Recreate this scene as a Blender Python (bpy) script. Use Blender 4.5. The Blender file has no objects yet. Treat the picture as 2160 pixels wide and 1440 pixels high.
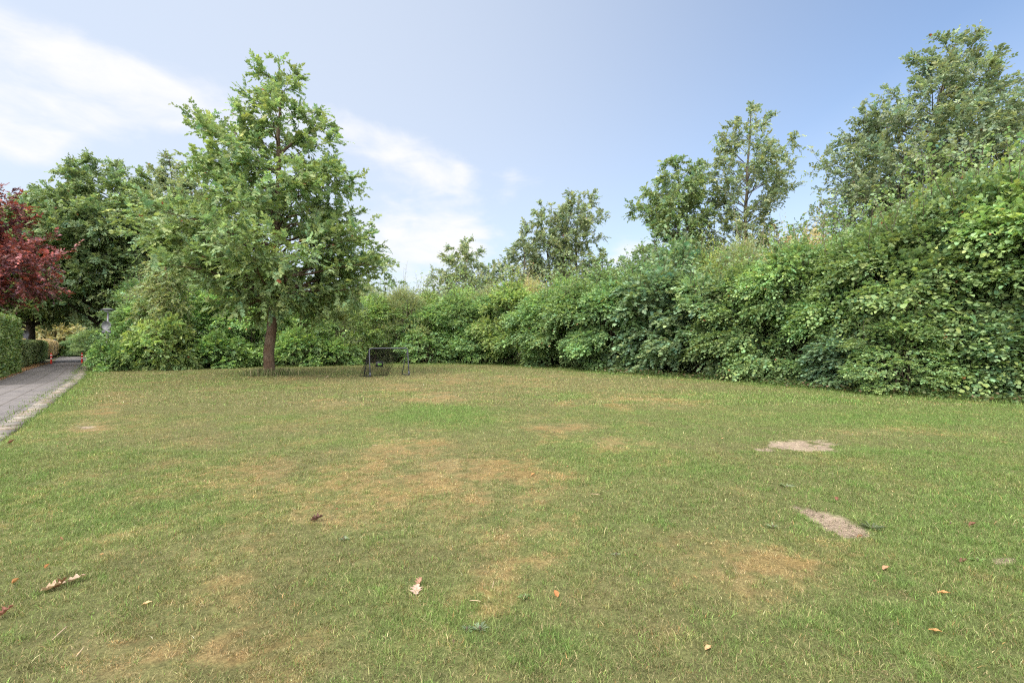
import bpy, math, random
import numpy as np
from mathutils import Vector

SC = bpy.context.scene
COL = SC.collection
R = math.radians
F = 1020.0                      # focal length in photo pixels (17 mm on a 36 mm sensor, 2160 px wide)

# ------------------------------------------------------------------ camera
cam_d = bpy.data.cameras.new('camera')
cam_d.lens = 17.0
cam_d.sensor_width = 36.0
cam_d.clip_end = 3000
cam = bpy.data.objects.new('camera', cam_d)
COL.objects.link(cam)
cam.location = (0, 0, 1.5)
cam.rotation_euler = (R(90), 0, 0)
SC.camera = cam

# ------------------------------------------------------------------ light
SUN_EL, SUN_AZ = R(54), R(-140)          # azimuth from +Y towards +X
SC.view_settings.view_transform = 'Standard'
SC.view_settings.look = 'None'
SC.view_settings.gamma = 1
SC.view_settings.exposure = 1.95
SKY_STRENGTH = 0.0635
sun_d = bpy.data.lights.new('sun', 'SUN')
sun_d.energy = 1.15
sun_d.angle = R(22)
sun_d.color = (1.0, 0.95, 0.87)
sun = bpy.data.objects.new('sun', sun_d)
COL.objects.link(sun)
sv = Vector((math.sin(SUN_AZ) * math.cos(SUN_EL), math.cos(SUN_AZ) * math.cos(SUN_EL), math.sin(SUN_EL)))
sun.rotation_euler = sv.to_track_quat('Z', 'Y').to_euler()
sun.location = (0, 0, 40)

W = bpy.data.worlds.new('World')
SC.world = W
W.use_nodes = True


class NT:
    def __init__(s, tree):
        s.t = tree
        s.t.nodes.clear()

    def n(s, kind, **kw):
        nd = s.t.nodes.new(kind)
        for k, v in kw.items():
            if k.startswith('i_'):
                key = k[2:].replace('_', ' ')
                nd.inputs[int(key) if key.isdigit() else key].default_value = v
            else:
                setattr(nd, k, v)
        return nd

    def l(s, a, b):
        s.t.links.new(a, b)

    def m(s, op, a, b=None, c=None, clamp=False):
        nd = s.t.nodes.new('ShaderNodeMath')
        nd.operation = op
        nd.use_clamp = clamp
        for i, x in enumerate((a, b, c)):
            if x is None:
                continue
            if isinstance(x, (int, float)):
                nd.inputs[i].default_value = x
            else:
                s.l(x, nd.inputs[i])
        return nd.outputs[0]

    def vm(s, op, a, b=None):
        nd = s.t.nodes.new('ShaderNodeVectorMath')
        nd.operation = op
        for i, x in enumerate((a, b)):
            if x is None:
                continue
            if isinstance(x, (tuple, list)):
                nd.inputs[i].default_value = x
            else:
                s.l(x, nd.inputs[i])
        return nd.outputs['Value'] if op in ('DOT_PRODUCT', 'LENGTH') else nd.outputs[0]

    def mix(s, f, a, b, mode='MIX'):
        nd = s.t.nodes.new('ShaderNodeMix')
        nd.data_type = 'RGBA'
        nd.blend_type = mode
        for sock, x in ((nd.inputs[0], f), (nd.inputs[6], a), (nd.inputs[7], b)):
            if isinstance(x, (int, float)):
                sock.default_value = x
            elif isinstance(x, (tuple, list)):
                sock.default_value = (*x[:3], 1)
            else:
                s.l(x, sock)
        return nd.outputs[2]

    def mapr(s, v, a, b, c=0.0, d=1.0, smooth=True):
        nd = s.t.nodes.new('ShaderNodeMapRange')
        if smooth:
            nd.interpolation_type = 'SMOOTHSTEP'
        s.l(v, nd.inputs[0])
        for i, x in enumerate((a, b, c, d)):
            nd.inputs[i + 1].default_value = x
        return nd.outputs[0]


def pdir(px, py):
    v = Vector((px - 1080, F, 720 - py))
    v.normalize()
    return tuple(v)


w = NT(W.node_tree)
sky = w.n('ShaderNodeTexSky', sky_type='NISHITA', sun_disc=False, sun_elevation=SUN_EL, sun_rotation=SUN_AZ,
          air_density=1.0, dust_density=1.6, ozone_density=1.4, altitude=0)
tc = w.n('ShaderNodeTexCoord')
D = w.vm('NORMALIZE', tc.outputs['Generated'])
sep = w.n('ShaderNodeSeparateXYZ')
w.l(D, sep.inputs[0])
# cloud sheet: flat-projected noise so the clouds lie in layers
zc = w.m('ADD', w.m('MAXIMUM', sep.outputs[2], 0.0), 0.22)
comb = w.n('ShaderNodeCombineXYZ')
w.l(w.m('DIVIDE', sep.outputs[0], zc), comb.inputs[0])
w.l(w.m('DIVIDE', sep.outputs[1], zc), comb.inputs[1])
nz = w.n('ShaderNodeTexNoise', i_Scale=1.7, i_Detail=9.0, i_Roughness=0.58, i_Distortion=0.35)
w.l(comb.outputs[0], nz.inputs['Vector'])
nz2 = w.n('ShaderNodeTexNoise', i_Scale=5.5, i_Detail=8.0, i_Roughness=0.6, i_Distortion=0.5)
w.l(comb.outputs[0], nz2.inputs['Vector'])
bumps = None
for (px, py, wd, amp) in [(-40, 130, .005, .27), (60, 180, .003, .24), (150, 205, .0015, .16), (230, 165, .0010, .22),
                          (300, 200, .0014, .26), (380, 230, .0014, .24), (500, 235, .0016, .26), (620, 255, .0012, .26), (740, 278, .0010, .28),
                          (820, 312, .0010, .30), (900, 340, .0010, .30), (970, 365, .0008, .28), (1080, 385, .0007, .18), (1150, 390, .0006, .14),
                          (850, 520, .006, .34), (980, 500, .004, .3), (1320, 540, .002, .3), (1420, 560, .002, .2),
                          (60, 290, .0004, .28), (700, 480, .003, .12), (-150, 350, .05, .10)]:
    d = w.vm('DOT_PRODUCT', D, pdir(px, py))
    g = w.m('MULTIPLY', w.m('EXPONENT', w.m('DIVIDE', w.m('SUBTRACT', d, 1.0), wd)), amp)
    bumps = g if bumps is None else w.m('ADD', bumps, g)
nn = w.m('ADD', w.m('MULTIPLY', nz.outputs[0], 0.6), w.m('MULTIPLY', nz2.outputs[0], 0.4))
cl = w.mapr(w.m('ADD', nn, w.m('MINIMUM', bumps, 0.36)), 0.65, 0.97)
# thin high haze towards the left
dl = w.vm('DOT_PRODUCT', D, pdir(-350, 330))
hz = w.mapr(dl, -0.2, 0.95, 0.0, 0.72)
hz2 = w.mapr(sep.outputs[2], 0.55, 0.0, 0.0, 0.55)
hzz = w.m('MAXIMUM', hz, hz2)
hs = w.n('ShaderNodeHueSaturation', i_Saturation=1.02, i_Value=1.0)
w.l(sky.outputs[0], hs.inputs['Color'])
c1 = w.mix(hzz, hs.outputs[0], (3.45, 3.75, 4.2))
c2 = w.mix(cl, c1, (4.15, 4.15, 4.25))
# unseen bright broken cloud deck overhead and behind the camera, added as fill light
fill_deck = w.m('MAXIMUM', w.mapr(sep.outputs[2], 0.62, 0.85), w.mapr(sep.outputs[1], -0.15, -0.6))
fill_deck = w.m('MULTIPLY', fill_deck, w.mapr(nn, 0.32, 0.52, 0.45, 1.0))
c2 = w.mix(fill_deck, c2, (14.0, 13.7, 13.3))
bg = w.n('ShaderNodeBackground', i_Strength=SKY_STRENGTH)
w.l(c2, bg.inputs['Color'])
wo = w.n('ShaderNodeOutputWorld')
w.l(bg.outputs[0], wo.inputs[0])

SC.cycles.use_denoising = False
SC.cycles.filter_width = 1.2
SC.cycles.max_bounces = 6
SC.cycles.diffuse_bounces = 3
SC.cycles.glossy_bounces = 2
SC.cycles.transmission_bounces = 4
SC.cycles.transparent_max_bounces = 6
SC.cycles.caustics_reflective = False
SC.cycles.caustics_refractive = False

# ------------------------------------------------------------------ helpers
rng = np.random.default_rng(11)


def tag(o, label=None, cat=None, group=None, kind=None):
    if label:
        o['label'] = label
    if cat:
        o['category'] = cat
    if group:
        o['group'] = group
    if kind:
        o['kind'] = kind
    return o


def empty(name, loc=(0, 0, 0), rz=0.0):
    o = bpy.data.objects.new(name, None)
    COL.objects.link(o)
    o.location = loc
    o.rotation_euler = (0, 0, rz)
    o.empty_display_size = 0.2
    return o


def link(name, me, parent=None):
    o = bpy.data.objects.new(name, me)
    COL.objects.link(o)
    if parent:
        o.parent = parent
    return o


def mesh_np(name, verts, faces, mat=None, col=None, smooth=False, parent=None, uv=None, make=True):
    """faces: list of int arrays (m,k), each with constant k"""
    me = bpy.data.meshes.new(name)
    verts = np.asarray(verts, dtype=np.float32)
    if not isinstance(faces, list):
        faces = [faces]
    faces = [np.asarray(f, dtype=np.int32) for f in faces if len(f)]
    loops = np.concatenate([f.ravel() for f in faces])
    starts, off = [], 0
    for f in faces:
        m, k = f.shape
        starts.append(off + np.arange(m, dtype=np.int32) * k)
        off += m * k
    starts = np.concatenate(starts)
    me.vertices.add(len(verts))
    me.vertices.foreach_set('co', verts.ravel())
    me.loops.add(len(loops))
    me.loops.foreach_set('vertex_index', loops)
    me.polygons.add(len(starts))
    me.polygons.foreach_set('loop_start', starts.astype(np.int32))
    if smooth:
        me.polygons.foreach_set('use_smooth', np.ones(len(starts), dtype=bool))
    if col is not None:
        a = me.color_attributes.new('lc', 'FLOAT_COLOR', 'POINT')
        rgba = np.ones((len(verts), 4), dtype=np.float32)
        rgba[:, :col.shape[1]] = col
        a.data.foreach_set('color', rgba.ravel())
    if uv is not None:
        u = me.uv_layers.new(name='uv')
        u.data.foreach_set('uv', np.asarray(uv, dtype=np.float32)[loops].ravel())
    me.update(calc_edges=True)
    if mat:
        me.materials.append(mat)
    return link(name, me, parent) if make else me


class MB:
    """collects tubes / boxes / polys as one mesh"""

    def __init__(s):
        s.v, s.q, s.t, s.n = [], [], [], 0
        s.ng = []

    def add(s, v, quads=(), tris=(), ngons=()):
        s.v.append(np.asarray(v, dtype=np.float32))
        if len(quads):
            s.q.append(np.asarray(quads, dtype=np.int32) + s.n)
        if len(tris):
            s.t.append(np.asarray(tris, dtype=np.int32) + s.n)
        for g in ngons:
            s.ng.append(np.asarray([g], dtype=np.int32) + s.n)
        s.n += len(v)

    def tube(s, P, rad, k=8, cap=True, squash=None):
        P = np.asarray(P, dtype=float)
        n = len(P)
        rad = np.broadcast_to(np.asarray(rad, dtype=float), (n,))
        T = np.gradient(P, axis=0)
        T /= np.linalg.norm(T, axis=1)[:, None] + 1e-9
        up = np.array((0, 0, 1.0)) if abs(T[0, 2]) < 0.9 else np.array((1.0, 0, 0))
        A = np.cross(T, up)
        A /= np.linalg.norm(A, axis=1)[:, None] + 1e-9
        B = np.cross(T, A)
        th = np.arange(k) / k * 2 * math.pi
        V = (P[:, None] + rad[:, None, None] * (np.cos(th)[None, :, None] * A[:, None] + np.sin(th)[None, :, None] * B[:, None])).reshape(-1, 3)
        i = np.arange(n - 1)[:, None] * k
        j = np.arange(k)[None]
        j2 = (j + 1) % k
        Q = np.stack([i + j, i + j2, i + k + j2, i + k + j], -1).reshape(-1, 4)
        s.add(V, Q, ngons=[list(range(k))[::-1], list(range((n - 1) * k, n * k))] if cap else ())

    def box(s, c, size, rz=0.0, rx=0.0):
        sx, sy, sz = [x / 2 for x in size]
        v = np.array([(x, y, z) for z in (-sz, sz) for (x, y) in ((-sx, -sy), (sx, -sy), (sx, sy), (-sx, sy))])
        if rx:
            cx, snx = math.cos(rx), math.sin(rx)
            v = v @ np.array([(1, 0, 0), (0, cx, snx), (0, -snx, cx)])
        cz, sn = math.cos(rz), math.sin(rz)
        v = v @ np.array([(cz, sn, 0), (-sn, cz, 0), (0, 0, 1)])
        s.add(v + np.array(c), [(3, 2, 1, 0), (4, 5, 6, 7), (0, 1, 5, 4), (1, 2, 6, 5), (2, 3, 7, 6), (3, 0, 4, 7)])

    def edges(s, P0, P1, r):
        """thin three-sided strands"""
        T = P1 - P0
        T /= np.linalg.norm(T, axis=1)[:, None] + 1e-9
        A = np.cross(T, np.array((0.31, 0.52, 0.79)))
        A /= np.linalg.norm(A, axis=1)[:, None] + 1e-9
        B = np.cross(T, A)
        V = []
        for Pq in (P0, P1):
            for a in (0, 2.094, 4.189):
                V.append(Pq + r * (math.cos(a) * A + math.sin(a) * B))
        V = np.stack(V, 1).reshape(-1, 3)
        b = np.arange(len(P0))[:, None] * 6
        Q = np.concatenate([b + np.array(q) for q in ((0, 1, 4, 3), (1, 2, 5, 4), (2, 0, 3, 5))])
        s.add(V, Q)

    def build(s, name, mat, parent=None, smooth=True, make=True):
        fs = []
        if s.q:
            fs.append(np.concatenate(s.q))
        if s.t:
            fs.append(np.concatenate(s.t))
        fs += s.ng
        return mesh_np(name, np.concatenate(s.v), fs, mat, smooth=smooth, parent=parent, make=make)


def copy_tree(o, parent=None):
    c = o.copy()
    COL.objects.link(c)
    c.parent = parent
    for ch in list(o.children):
        copy_tree(ch, c)
    return c


def unit(v):
    return v / (np.linalg.norm(v, axis=-1, keepdims=True) + 1e-9)


# 2-D value noise
def hash2(ix, iy, seed):
    h = (ix.astype(np.int64) * 374761393 + iy.astype(np.int64) * 668265263 + seed * 974634213) & 0xffffffff
    h = ((h ^ (h >> 13)) * 1274126177) & 0xffffffff
    h = h ^ (h >> 16)
    return (h & 0xffff) / 65535.0


def vnoise(x, y, seed=0):
    ix, iy = np.floor(x), np.floor(y)
    fx, fy = x - ix, y - iy
    fx = fx * fx * (3 - 2 * fx)
    fy = fy * fy * (3 - 2 * fy)
    a, b = hash2(ix, iy, seed), hash2(ix + 1, iy, seed)
    c, d = hash2(ix, iy + 1, seed), hash2(ix + 1, iy + 1, seed)
    return (a * (1 - fx) + b * fx) * (1 - fy) + (c * (1 - fx) + d * fx) * fy


def fbm(x, y, seed=0, octv=4, rough=0.5):
    s, a, tot = 0, 1.0, 0
    for i in range(octv):
        s = s + a * vnoise(x * 2 ** i + 17.3 * i, y * 2 ** i - 9.1 * i, seed + i)
        tot += a
        a *= rough
    return s / tot


def sstep(a, b, x):
    t = np.clip((x - a) / (b - a), 0, 1)
    return t * t * (3 - 2 * t)


def gp(px, py):
    """ground point under a photo pixel"""
    Y = 1.5 * F / (py - 720)
    return (px - 1080) / F * Y, Y


# ------------------------------------------------------------------ materials
def mat_new(name):
    m = bpy.data.materials.new(name)
    m.use_nodes = True
    return m, NT(m.node_tree)


def mat_simple(name, col, rough=0.6, metal=0.0, spec=0.5, var=0.15, scale=12.0, bump=0.0):
    m, t = mat_new(name)
    p = t.n('ShaderNodeBsdfPrincipled', i_Roughness=rough, i_Metallic=metal)
    p.inputs['Specular IOR Level'].default_value = spec
    tcn = t.n('ShaderNodeTexCoord')
    nzn = t.n('ShaderNodeTexNoise', i_Scale=scale, i_Detail=6.0, i_Roughness=0.6)
    t.l(tcn.outputs['Object'], nzn.inputs['Vector'])
    f = t.mapr(nzn.outputs[0], 0.3, 0.7, 1 - var, 1 + var)
    mc = t.n('ShaderNodeVectorMath', operation='SCALE')
    mc.inputs[0].default_value = col
    t.l(f, mc.inputs['Scale'])
    t.l(mc.outputs[0], p.inputs['Base Color'])
    if bump:
        b = t.n('ShaderNodeBump', i_Strength=bump, i_Distance=0.02)
        t.l(nzn.outputs[0], b.inputs['Height'])
        t.l(b.outputs[0], p.inputs['Normal'])
    o = t.n('ShaderNodeOutputMaterial')
    t.l(p.outputs[0], o.inputs[0])
    return m


def mat_leaf(name, rough=0.5, spec=0.4, trans=0.36, use_obj=True, sat=.87):
    m, t = mat_new(name)
    a = t.n('ShaderNodeAttribute', attribute_name='lc')
    c = a.outputs['Color']
    if use_obj:
        oi = t.n('ShaderNodeObjectInfo')
        c = t.mix(1.0, c, oi.outputs['Color'], 'MULTIPLY')
    hsn = t.n('ShaderNodeHueSaturation', i_Saturation=sat, i_Value=1.06)
    t.l(c, hsn.inputs['Color'])
    c = hsn.outputs[0]
    p = t.n('ShaderNodeBsdfPrincipled', i_Roughness=rough)
    p.inputs['Specular IOR Level'].default_value = spec
    t.l(c, p.inputs['Base Color'])
    tr = t.n('ShaderNodeBsdfTranslucent')
    t.l(t.mix(1.0, c, (1.2, 1.22, 0.75), 'MULTIPLY'), tr.inputs['Color'])
    mx = t.n('ShaderNodeMixShader')
    mx.inputs[0].default_value = trans
    t.l(p.outputs[0], mx.inputs[1])
    t.l(tr.outputs[0], mx.inputs[2])
    o = t.n('ShaderNodeOutputMaterial')
    t.l(mx.outputs[0], o.inputs[0])
    return m


def mat_bark(name, c1, c2, scale=5.0, stretch=0.18, bump=0.6):
    m, t = mat_new(name)
    tcn = t.n('ShaderNodeTexCoord')
    mp = t.n('ShaderNodeMapping')
    mp.inputs['Scale'].default_value = (1, 1, stretch)
    t.l(tcn.outputs['Object'], mp.inputs[0])
    n1 = t.n('ShaderNodeTexNoise', i_Scale=scale * 4, i_Detail=8.0, i_Roughness=0.65, i_Distortion=0.4)
    t.l(mp.outputs[0], n1.inputs['Vector'])
    n2 = t.n('ShaderNodeTexNoise', i_Scale=2.3, i_Detail=5.0)
    t.l(tcn.outputs['Object'], n2.inputs['Vector'])
    vo = t.n('ShaderNodeTexVoronoi', i_Scale=scale * 5, feature='DISTANCE_TO_EDGE')
    t.l(mp.outputs[0], vo.inputs['Vector'])
    crack = t.mapr(vo.outputs['Distance'], 0.0, 0.12, 0.55, 1.0)
    c = t.mix(t.mapr(n2.outputs[0], 0.35, 0.65), c1, c2)
    fac = t.m('MULTIPLY', t.mapr(n1.outputs[0], 0.25, 0.75, 0.6, 1.35), crack)
    mc = t.n('ShaderNodeVectorMath', operation='SCALE')
    t.l(c, mc.inputs[0])
    t.l(fac, mc.inputs['Scale'])
    p = t.n('ShaderNodeBsdfPrincipled', i_Roughness=0.9)
    p.inputs['Specular IOR Level'].default_value = 0.2
    t.l(mc.outputs[0], p.inputs['Base Color'])
    b = t.n('ShaderNodeBump', i_Strength=bump, i_Distance=0.02)
    t.l(fac, b.inputs['Height'])
    t.l(b.outputs[0], p.inputs['Normal'])
    o = t.n('ShaderNodeOutputMaterial')
    t.l(p.outputs[0], o.inputs[0])
    return m


M_LEAF = mat_leaf('leaf_surface')
M_GLOSSY = mat_leaf('glossy_leaf_surface', rough=0.42, spec=0.5, trans=0.22, sat=1.0)
M_BLADE = mat_leaf('grass_blade', rough=0.6, spec=0.25, trans=0.3, use_obj=False, sat=1.0)
M_OAKBARK = mat_bark('oak_bark', (0.105, 0.066, 0.043), (0.15, 0.112, 0.082), 5.0)
M_GREYBARK = mat_bark('grey_bark', (0.10, 0.085, 0.065), (0.17, 0.15, 0.12), 4.0)
M_DARKBARK = mat_bark('dark_bark', (0.05, 0.04, 0.03), (0.08, 0.065, 0.05), 4.0)
M_BIRCHBARK = mat_bark('birch_bark', (0.38, 0.24, 0.14), (0.45, 0.36, 0.26), 4.0)
M_TWIG = mat_simple('twig_bark', (0.09, 0.07, 0.05), 0.9, spec=0.2)
M_PALETWIG = mat_simple('pale_twig_bark', (0.22, 0.18, 0.13), 0.9, spec=0.2)

# ------------------------------------------------------------------ leaf templates (along, across, up)
OV = (np.array([(0, 0, 0), (.33, .46, .07), (.74, .36, .07), (1, 0, -.08), (.74, -.36, .07), (.33, -.46, .07)]),
      [np.array([[0, 1, 2, 3], [0, 3, 4, 5]])])
RD = (np.array([(0, 0, 0), (.22, .50, .06), (.68, .46, .05), (1, 0, -.10), (.68, -.46, .05), (.22, -.50, .06)]),
      [np.array([[0, 1, 2, 3], [0, 3, 4, 5]])])
_h = [(.06, .20), (.30, .52), (.42, .24), (.70, .42), (.74, .16)]
LB = (np.array([(0, 0, 0)] + [(a, b, .10 * b) for a, b in _h] + [(1, 0, -.08)] + [(a, -b, .10 * b) for a, b in _h[::-1]]),
      [np.array([[0, 1, 2, 3, 4, 5, 6], [0, 6, 7, 8, 9, 10, 11]])])
DM = (np.array([(0, 0, 0), (.45, .45, .06), (1, 0, -.05), (.45, -.45, .06)]),
      [np.array([[0, 1, 2], [0, 2, 3]])])


def leaf_geo(tmpl, P, Dr, Nm, L, Wd, C):
    tv, tf = tmpl
    Dr = unit(Dr)
    Nm = unit(Nm - Dr * np.sum(Dr * Nm, 1, keepdims=True))
    S = np.cross(Nm, Dr)
    k = len(tv)
    V = (P[:, None] + Dr[:, None] * (tv[None, :, 0:1] * L[:, None, None]) + S[:, None] * (tv[None, :, 1:2] * Wd[:, None, None])
         + Nm[:, None] * (tv[None, :, 2:3] * L[:, None, None]))
    n = len(P)
    base = (np.arange(n) * k)[:, None, None]
    fs = [(base + f[None]).reshape(-1, f.shape[1]) for f in tf]
    return V.reshape(-1, 3), fs, np.repeat(C, k, axis=0)


def sprays(g, SP, SA, SN, SL, M, lL, lW, col, cvar=0.16, droop=0.25, tip=0.25, jit=0.25, hue=0.08, odd=0.002, spread=0.85):
    """leafy twigs: returns leaf arrays"""
    n = len(SP)
    SA = unit(SA)
    SN = unit(SN - SA * np.sum(SA * SN, 1, keepdims=True))
    S = np.cross(SA, SN)
    t = (np.arange(M) + 0.5) / M
    t = t[None] + g.normal(0, .35 / M, (n, M))
    side = np.where(np.arange(M) % 2 == 0, 1.0, -1.0)[None] * np.ones((n, 1))
    side[:, -1] *= 0.15
    pos = SP[:, None] + SA[:, None] * (t * SL[:, None])[..., None]
    pos[..., 2] -= droop * (t ** 2) * SL[:, None]
    Dv = SA[:, None] * (0.55 + 0.25 * t[..., None]) + S[:, None] * (side * spread)[..., None] + g.normal(0, jit, (n, M, 3))
    Dv[..., 2] -= droop * 0.9
    Nv = SN[:, None] + g.normal(0, jit * 1.1, (n, M, 3))
    bri = np.exp(g.normal(0, cvar, (n, 1)) + g.normal(0, cvar * 0.9, (n, M)))
    hu = g.normal(0, hue, (n, 1)) + g.normal(0, hue * .8, (n, M))
    C = np.asarray(col)[None, None] * bri[..., None]
    C = C * np.stack([1 + hu * 1.6 + tip * np.clip(t, 0, 1) ** 2, 1 + hu * .3 + tip * .75 * np.clip(t, 0, 1) ** 2, 1 - hu * 1.2], -1)
    C = np.clip(C, 0.004, 0.7)
    oo = g.random((n, M)) < odd
    C[oo] = np.array((0.28, 0.07, 0.02))
    L = lL * np.exp(g.normal(0, .27, (n, M)))
    return (pos.reshape(-1, 3), Dv.reshape(-1, 3), Nv.reshape(-1, 3), L.ravel(), (L * lW / lL).ravel(), C.reshape(-1, 3))


def build_leaves(name, tmpl, parts, mat, parent=None, make=True):
    arr = [np.concatenate([p[i] for p in parts]) for i in range(6)]
    V, fs, C = leaf_geo(tmpl, *arr)
    return mesh_np(name, V, fs, mat, col=C, parent=parent, make=make)


# ------------------------------------------------------------------ trees
def bez(a, b, c, n):
    t = np.linspace(0, 1, n)[:, None]
    return a * (1 - t) ** 2 + b * 2 * t * (1 - t) + c * t * t


LEAF_GAIN = 2.4


def make_tree(name, loc, H, prof, seed, bark, label, cat='tree', group=None, r0=0.25, axis=None, n_limbs=60, zmin=2.5, rise=0.45,
              leafL=0.11, leafW=0.08, tmpl=OV, col=(.07, .11, .035), M=9, spray_len=0.5, sec=7, per_sec=4, lmat=None, droop=0.2,
              tip=0.2, depth=None, tint=(1, 1, 1), cvar=0.16, inner=0.45, flare=1.5, odd=0.002, zpow=1.0, flat=0.7, tsides=10,
              extra_tips=(), puff=.55, gain=1.7, hue=.08, topgap=0.03):
    g = np.random.default_rng(seed)
    col = np.asarray(col) * LEAF_GAIN
    M, per_sec, sec = M + 2, int(round(per_sec * gain)), sec * 1.3
    root = empty(name, (loc[0], loc[1], 0))
    prof = np.array(prof, dtype=float)
    dmean = depth
    if axis is None:
        axis = [(0, 0), (g.normal(0, .15), g.normal(0, .15)), (g.normal(0, .2), g.normal(0, .2)), (0, 0)]
    axz = np.linspace(0, H * (1 - topgap), 14)
    az_ = np.linspace(0, H, len(axis))
    ax = np.stack([np.interp(axz, az_, [a[0] for a in axis]) + g.normal(0, .03, 14) * (axz > 1), np.interp(axz, az_, [a[1] for a in axis]) + g.normal(0, .03, 14) * (axz > 1), axz], 1)
    rad = r0 * (1 - axz / H) ** 0.85 + 0.012
    rad[0] *= flare
    mb = MB()
    ax2 = np.concatenate([ax[:1], ax[:1] * .7 + ax[1:2] * .3, ax[1:]])
    rad2 = np.concatenate([rad[:1], [r0 * 1.06], rad[1:]])
    ax2[0, 2] = -0.05
    mb.tube(ax2, rad2, tsides)

    def axis_at(z):
        return np.array([np.interp(z, axz, ax[:, 0]), np.interp(z, axz, ax[:, 1]), z])

    def Rz(z, az):
        l = np.interp(z, prof[:, 0], prof[:, 1])
        r = np.interp(z, prof[:, 0], prof[:, 2])
        dd = (l + r) / 2 if dmean is None else dmean * (l + r) / 2
        l, r, dd = [max(q - .62 * spray_len, .12) for q in (l, r, dd)]
        c, s = math.cos(az), math.sin(az)
        return (r if c > 0 else l) * c * c + dd * s * s

    # tip heights weighted by crown width
    zz = np.linspace(prof[0, 0], H, 200)
    wt = np.array([max(Rz(z, 0) + Rz(z, math.pi), 0.3) for z in zz]) ** zpow
    cdf = np.cumsum(wt) / wt.sum()
    SP, SA, SN, SL = [], [], [], []

    def add_limb(tipP, zs, r_b):
        A = axis_at(zs)
        T = tipP
        span = np.linalg.norm(T - A)
        mid = A * .5 + T * .5 + np.array((0, 0, span * g.uniform(-.02, .16))) + g.normal(0, span * .05, 3)
        P = bez(A, mid, T, 7)
        P[1:-1] += g.normal(0, span * .015, (5, 3))
        rr = r_b * (1 - np.linspace(0, 1, 7)) ** .9 + .006
        mb.tube(P, rr, 5, cap=False)
        Ld = unit((T - A)[None])[0]
        side = unit(np.cross(Ld, (0, 0, 1.0))[None])[0]
        upv = np.cross(side, Ld)
        ns = max(2, int(round(sec * span / 3.0)) + 1)
        for k in range(ns):
            t = inner + (1 - inner) * ((k + g.uniform(.2, .8)) / ns)
            i = min(int(t * 6), 5)
            fr = t * 6 - i
            B = P[i] * (1 - fr) + P[i + 1] * fr
            sl = span * g.uniform(.22, .42) * (1.15 - .6 * t)
            sl = max(sl, 0.35)
            sg = 1 if (k % 2 == 0) else -1
            d = Ld * g.uniform(.4, .9) + side * sg * g.uniform(.5, 1.0) + upv * g.normal(0.12, .45) + g.normal(0, puff, 3)
            d = unit(d[None])[0]
            E = B + d * sl
            mb.tube(np.stack([B, (B + E) / 2 + g.normal(0, sl * .05, 3), E]), [max(r_b * .28 * (1.2 - t), .006), .007, .004], 3, cap=False)
            for q in range(per_sec):
                u = (q + g.uniform(.3, .9)) / per_sec
                dd = d + g.normal(0, .55, 3)
                SP.append(B + (E - B) * u)
                SA.append(dd)
                SN.append(np.array((0, 0, 1.0)) + g.normal(0, .35, 3) + flat * .3 * d)
                SL.append(spray_len * g.uniform(.6, 1.2))
        for q in range(3):
            SP.append(P[-1] - Ld * span * .06 * q)
            SA.append(Ld + g.normal(0, .35, 3))
            SN.append(np.array((0, 0, 1.0)) + g.normal(0, .3, 3))
            SL.append(spray_len * g.uniform(.8, 1.3))

    for i in range(n_limbs):
        z = float(np.interp((i + g.uniform(0, 1)) / n_limbs, cdf, zz))
        az = i * 2.39996 + g.normal(0, .35)
        rr = Rz(z, az) * (1.0 if g.random() < .55 else g.uniform(.5, .95)) * g.uniform(.85, 1.06)
        tipP = axis_at(min(z, H * .98)) + np.array((math.cos(az) * rr, math.sin(az) * rr, 0))
        zs = z - rise * rr * g.uniform(.7, 1.2) - .1
        zs = min(max(zs, zmin * g.uniform(1.0, 1.25)), H * .93)
        add_limb(tipP, zs, max(r0 * .36 * (1 - zs / H) * min(1, rr / 3 + .3), .014))
    for (dx, dy, z, zs) in extra_tips:
        tipP = np.array((dx, dy, z))
        add_limb(tipP, zs, r0 * .3)
    # leader top
    for k in range(16):
        z = H * (0.86 + .14 * k / 15)
        SP.append(axis_at(min(z, H * .985)))
        a = g.uniform(0, 6.28)
        SA.append(np.array((math.cos(a), math.sin(a), g.uniform(.3, 1.4))))
        SN.append(np.array((g.normal(0, .5), g.normal(0, .5), 1)))
        SL.append(spray_len)
    mb.build('trunk', bark, root)
    parts = [sprays(g, np.array(SP), np.array(SA), np.array(SN), np.array(SL), M, leafL, leafW, col, droop=droop, tip=tip, cvar=cvar, odd=odd, hue=hue)]
    cr = build_leaves('crown', tmpl, parts, lmat or M_LEAF, root)
    cr.color = (*tint, 1)
    tag(root, label, cat, group)
    return root


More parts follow.
